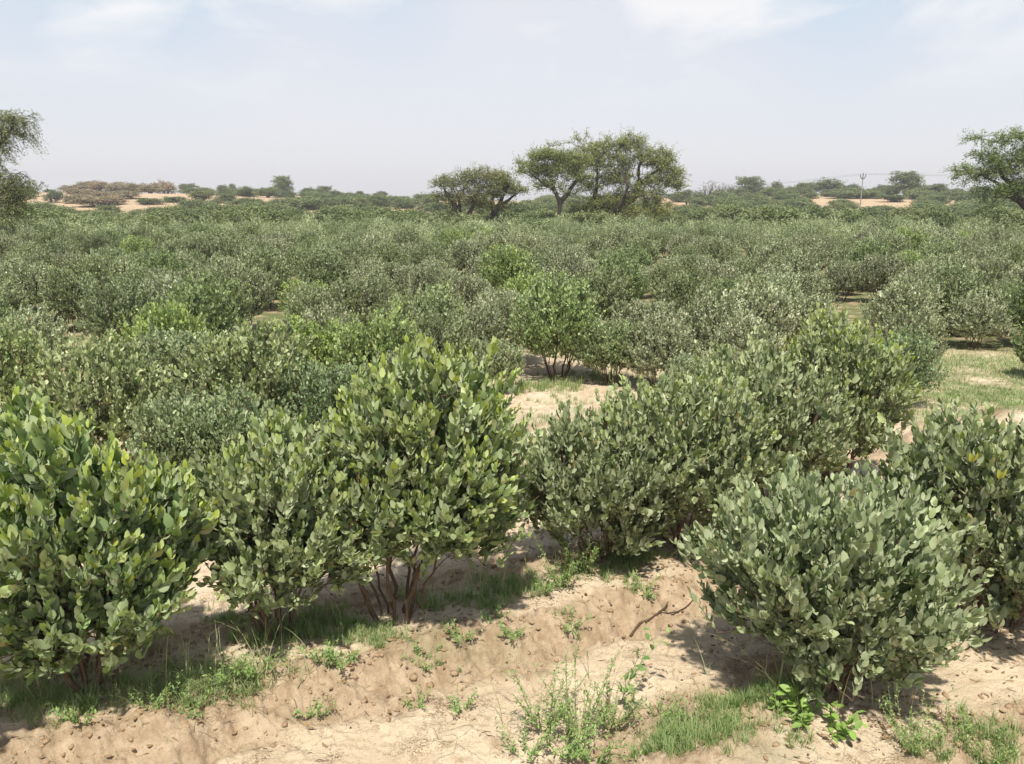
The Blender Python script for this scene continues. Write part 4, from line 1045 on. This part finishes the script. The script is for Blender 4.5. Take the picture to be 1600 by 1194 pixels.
# weeds: prototypes with stems and leaves, then copies
def weed(seed, nst, h, spread, leaf, gap, colr, wid=.4, name='weed', erect=.8, side=2, rs=.0013):
    rng = np.random.RandomState(seed); root = empty(name)
    a = rng.rand(nst) * 6.28; L = h * rng.uniform(.55, 1.1, nst)
    d = norm(np.stack([np.cos(a) * spread, np.sin(a) * spread, np.full(nst, erect)], 1) + rng.normal(0, .15, (nst, 3)))
    K = 7; t = np.linspace(0, 1, K)
    base = np.stack([np.cos(a), np.sin(a), np.zeros(nst)], 1) * .012
    cv = rng.normal(0, .16, (nst, 3)) + np.array([0, 0, .12])
    P = base[:, None] + d[:, None] * (t * 1)[None, :, None] * L[:, None, None] + cv[:, None] * (t ** 2)[None, :, None] * L[:, None, None]
    Pp = [P]; Rr = [np.tile(np.linspace(rs, rs * .5, K), (nst, 1))]
    if side:
        ns = nst * side; j = rng.randint(0, nst, ns); s = rng.uniform(.25, .85, ns)
        o = base[j] + d[j] * (s * L[j])[:, None] + cv[j] * ((s ** 2) * L[j])[:, None]
        dd = norm(d[j] + rng.normal(0, .7, (ns, 3)) + np.array([0, 0, .2])); l2 = L[j] * rng.uniform(.2, .45, ns)
        Q = o[:, None] + dd[:, None] * t[None, :, None] * l2[:, None, None] + rng.normal(0, .1, (ns, 1, 3)) * (t ** 2)[None, :, None] * l2[:, None, None]
        Pp.append(Q); Rr.append(np.tile(np.linspace(rs * .7, rs * .3, K), (ns, 1)))
    P = np.concatenate(Pp); R = np.concatenate(Rr)
    V, F, c = tubes(P, R, 4, c=np.tile([[.9, .2, .1]], (len(P), 1)))
    st = mesh_obj('stem', V, F, M_GRASS, root, col=c); st.color = (*colr, 1)
    LP, LD = [], []
    for i in range(len(P)):
        ln = np.linalg.norm(P[i, -1] - P[i, 0]); m = max(3, int(ln / gap)); s = np.linspace(.12, 1, m) * (K - 1)
        pos = np.stack([np.interp(s, np.arange(K), P[i, :, q]) for q in range(3)], 1)
        ax = norm(P[i, -1] - P[i, 0]); an = np.arange(m) * 2.4 + rng.rand() * 6
        u = norm(np.cross(ax, [.3, .2, 1.])); v = np.cross(ax, u)
        LP.append(pos); LD.append(ax * .5 + np.cos(an)[:, None] * u + np.sin(an)[:, None] * v + rng.normal(0, .2, (m, 3)))
    LP = np.concatenate(LP); LD = np.concatenate(LD); n = len(LP)
    l = leaf * rng.uniform(.6, 1.25, n)
    V, F, c = leaves('mid', LP, LD, np.cross(LD, [0, 0, 1.]) + rng.normal(0, .3, (n, 3)), l, l * wid, np.stack([rng.rand(n), np.clip(rng.normal(.3, .25, n), 0, 1), (rng.rand(n) < .05) * .8], 1))
    fo = mesh_obj('foliage', V, F, M_GRASS, root, col=c); fo.color = (*colr, 1)
    KIDS[root.name] = [st, fo]
    return root
wu = set()
def put_weed(p, px, py, s, label, group=None, cat='weed', z=.05):
    x, y = gpt(px, py, z)
    if p.name in wu: o = copy_tree(p)
    else: wu.add(p.name); o = p
    o.location = (x, y, float(surf([x], [y])[0]) - .004); o.rotation_euler = (0, 0, rg.rand() * 6.28); o.scale = (s, s, s)
    tag(o, label, cat, group)
    return o
W1 = weed(1, 16, .20, .55, .013, .010, (1.0, 1.0, .85)); W2 = weed(2, 11, .15, .8, .016, .012, (.9, 1.0, .8)); W3 = weed(3, 9, .09, .9, .016, .010, (.85, 1.05, .8))
G_W = 'feathery weeds on the sand'
for p, px, py, s, lab in [(W1, 850, 1120, 1.05, 'bushy feathery weed left in the clump at the bottom centre'), (W1, 905, 1130, 1.15, 'tallest feathery weed in the clump at the bottom centre'), (W2, 880, 1160, 1.1, 'low weed at the front of the bottom centre clump'),
                          (W1, 955, 1115, .95, 'feathery weed right in the clump at the bottom centre'), (W2, 820, 1165, .9, 'low spreading weed at the lower left of the bottom centre clump'), (W2, 930, 1175, 1.0, 'weed at the bottom edge, centre'),
                          (W1, 875, 925, 1.0, 'wispy tall weed before the dark hollow foot of the shrub right of the gap'), (W1, 905, 905, 1.05, 'wispy weed right behind the tall one at the same hollow'), (W2, 850, 935, .9, 'low weed left of the wispy tall pair'),
                          (W3, 890, 982, .9, 'small round green tuft alone on the bank flank, centre'), (W3, 535, 1052, 1.0, 'small green weed on the dug bank left of centre'), (W3, 505, 1050, .9, 'leafy weed left beside the one on the dug bank'),
                          (W3, 660, 1035, .9, 'small weed at the toe of the left bank'), (W3, 720, 1010, .9, 'seedling weed on the bank flank below the tallest shrub'), (W3, 495, 1098, .8, 'little flat weed on the sand at lower left'),
                          (W3, 800, 1000, .8, 'grassy seedling on the flank right of the tallest shrub'), (W3, 720, 1090, .8, 'small grey green weed on the flat sand, centre left'), (W3, 650, 1080, .7, 'tiny weed on the flat sand left of the centre'),
                          (W3, 1005, 940, 1.0, 'green tuft below the bank end right of centre'), (W1, 1545, 1185, .85, 'feathery weed in the lower right corner'), (W2, 1480, 1165, .8, 'low weed on the cloddy bank at lower right'), (W1, 1420, 1190, .8, 'feathery weed at the bottom edge right of the large grey green shrub'),
                          (W2, 240, 1130, .8, 'weed on the bank edge at lower left'), (W3, 130, 1140, .9, 'small weed on the sand in the lower left corner'), (W2, 400, 1065, 1.0, 'sprawling leafy weed at the foot of the round shrub'), (W2, 350, 1080, .9, 'sprawling weed in the straw left of the dug bank'),
                          (W2, 1030, 1110, .8, 'weed between the bottom clump and the bright grass'), (W3, 770, 975, .9, 'leafy tuft on the flank below the low grass right of the tallest shrub'), (W3, 300, 1128, .8, 'small sprig on the sand below the straw at left')]:
    put_weed(p, px, py, s, lab, G_W)
# a slender seedling with round leaves and bright sprouts at the foot of the right shrub
S1 = weed(8, 2, .30, .25, .030, .034, (.75, .95, .75), wid=.62, name='seedling', erect=1.0, side=3, rs=.0018)
put_weed(S1, 965, 1080, 1.0, 'slender seedling with paired round leaves right of the bottom weed clump', cat='seedling')
S2 = weed(9, 7, .10, .8, .036, .020, (1.15, 1.3, .7), wid=.6, name='sprout', side=1, rs=.0018)
for px, py, s, lab in [(1262, 1118, 1.0, 'bright green leafy sprout left at the foot of the large grey green shrub'), (1300, 1128, .95, 'bright green leafy sprout right at the foot of the large grey green shrub'), (1225, 1105, .8, 'small bright sprout where the bright grass meets the shrub')]:
    put_weed(S2, px, py, s, lab, 'bright sprouts at the shrub foot', 'sprout', .12)
# a fallen twig on the sand
x0, y0 = gpt(985, 990); x1, y1 = gpt(1085, 952)
t = np.linspace(0, 1, 8); P = np.stack([x0 + (x1 - x0) * t, y0 + (y1 - y0) * t + .015 * np.sin(t * 7), np.zeros(8)], 1); P[:, 2] = surf(P[:, 0], P[:, 1]) + .006
Q = np.stack([P[3], P[3] + (.03, .03, .006), P[3] + (.05, .07, .012)]); tq = np.linspace(0, 2, 8); Q = np.stack([np.interp(tq, range(3), Q[:, i]) for i in range(3)], 1)
V, F, c = tubes(np.stack([P, Q]), np.tile(np.linspace(.006, .002, 8), (2, 1)), 6)
tag(mesh_obj('fallen_twig', V, F, M_DEBRIS), 'dark forked twig lying on the pale sand in the channel', 'twig')

# ------------------------------------------------------------------ air
m, nt = mat('haze_air'); N = NT(nt)
pv = N.n('ShaderNodeVolumePrincipled'); pv.inputs['Density'].default_value = .0010; pv.inputs['Color'].default_value = (.93, .94, .98, 1); pv.inputs['Anisotropy'].default_value = .2
o_ = N.n('ShaderNodeOutputMaterial'); N.l(pv.outputs[0], o_.inputs['Volume'])
x0, x1, y0, y1, z0, z1 = -440, 440, -440, 440, -9, 12
V = np.array([(x, y, z) for z in (z0, z1) for y in (y0, y1) for x in (x0, x1)], float)
F = np.array([(0, 2, 3, 1), (4, 5, 7, 6), (0, 1, 5, 4), (2, 6, 7, 3), (0, 4, 6, 2), (1, 3, 7, 5)])
tag(mesh_obj('haze', V, [F], m), 'pale dusty haze lying over the whole plain', 'haze', kind='stuff')
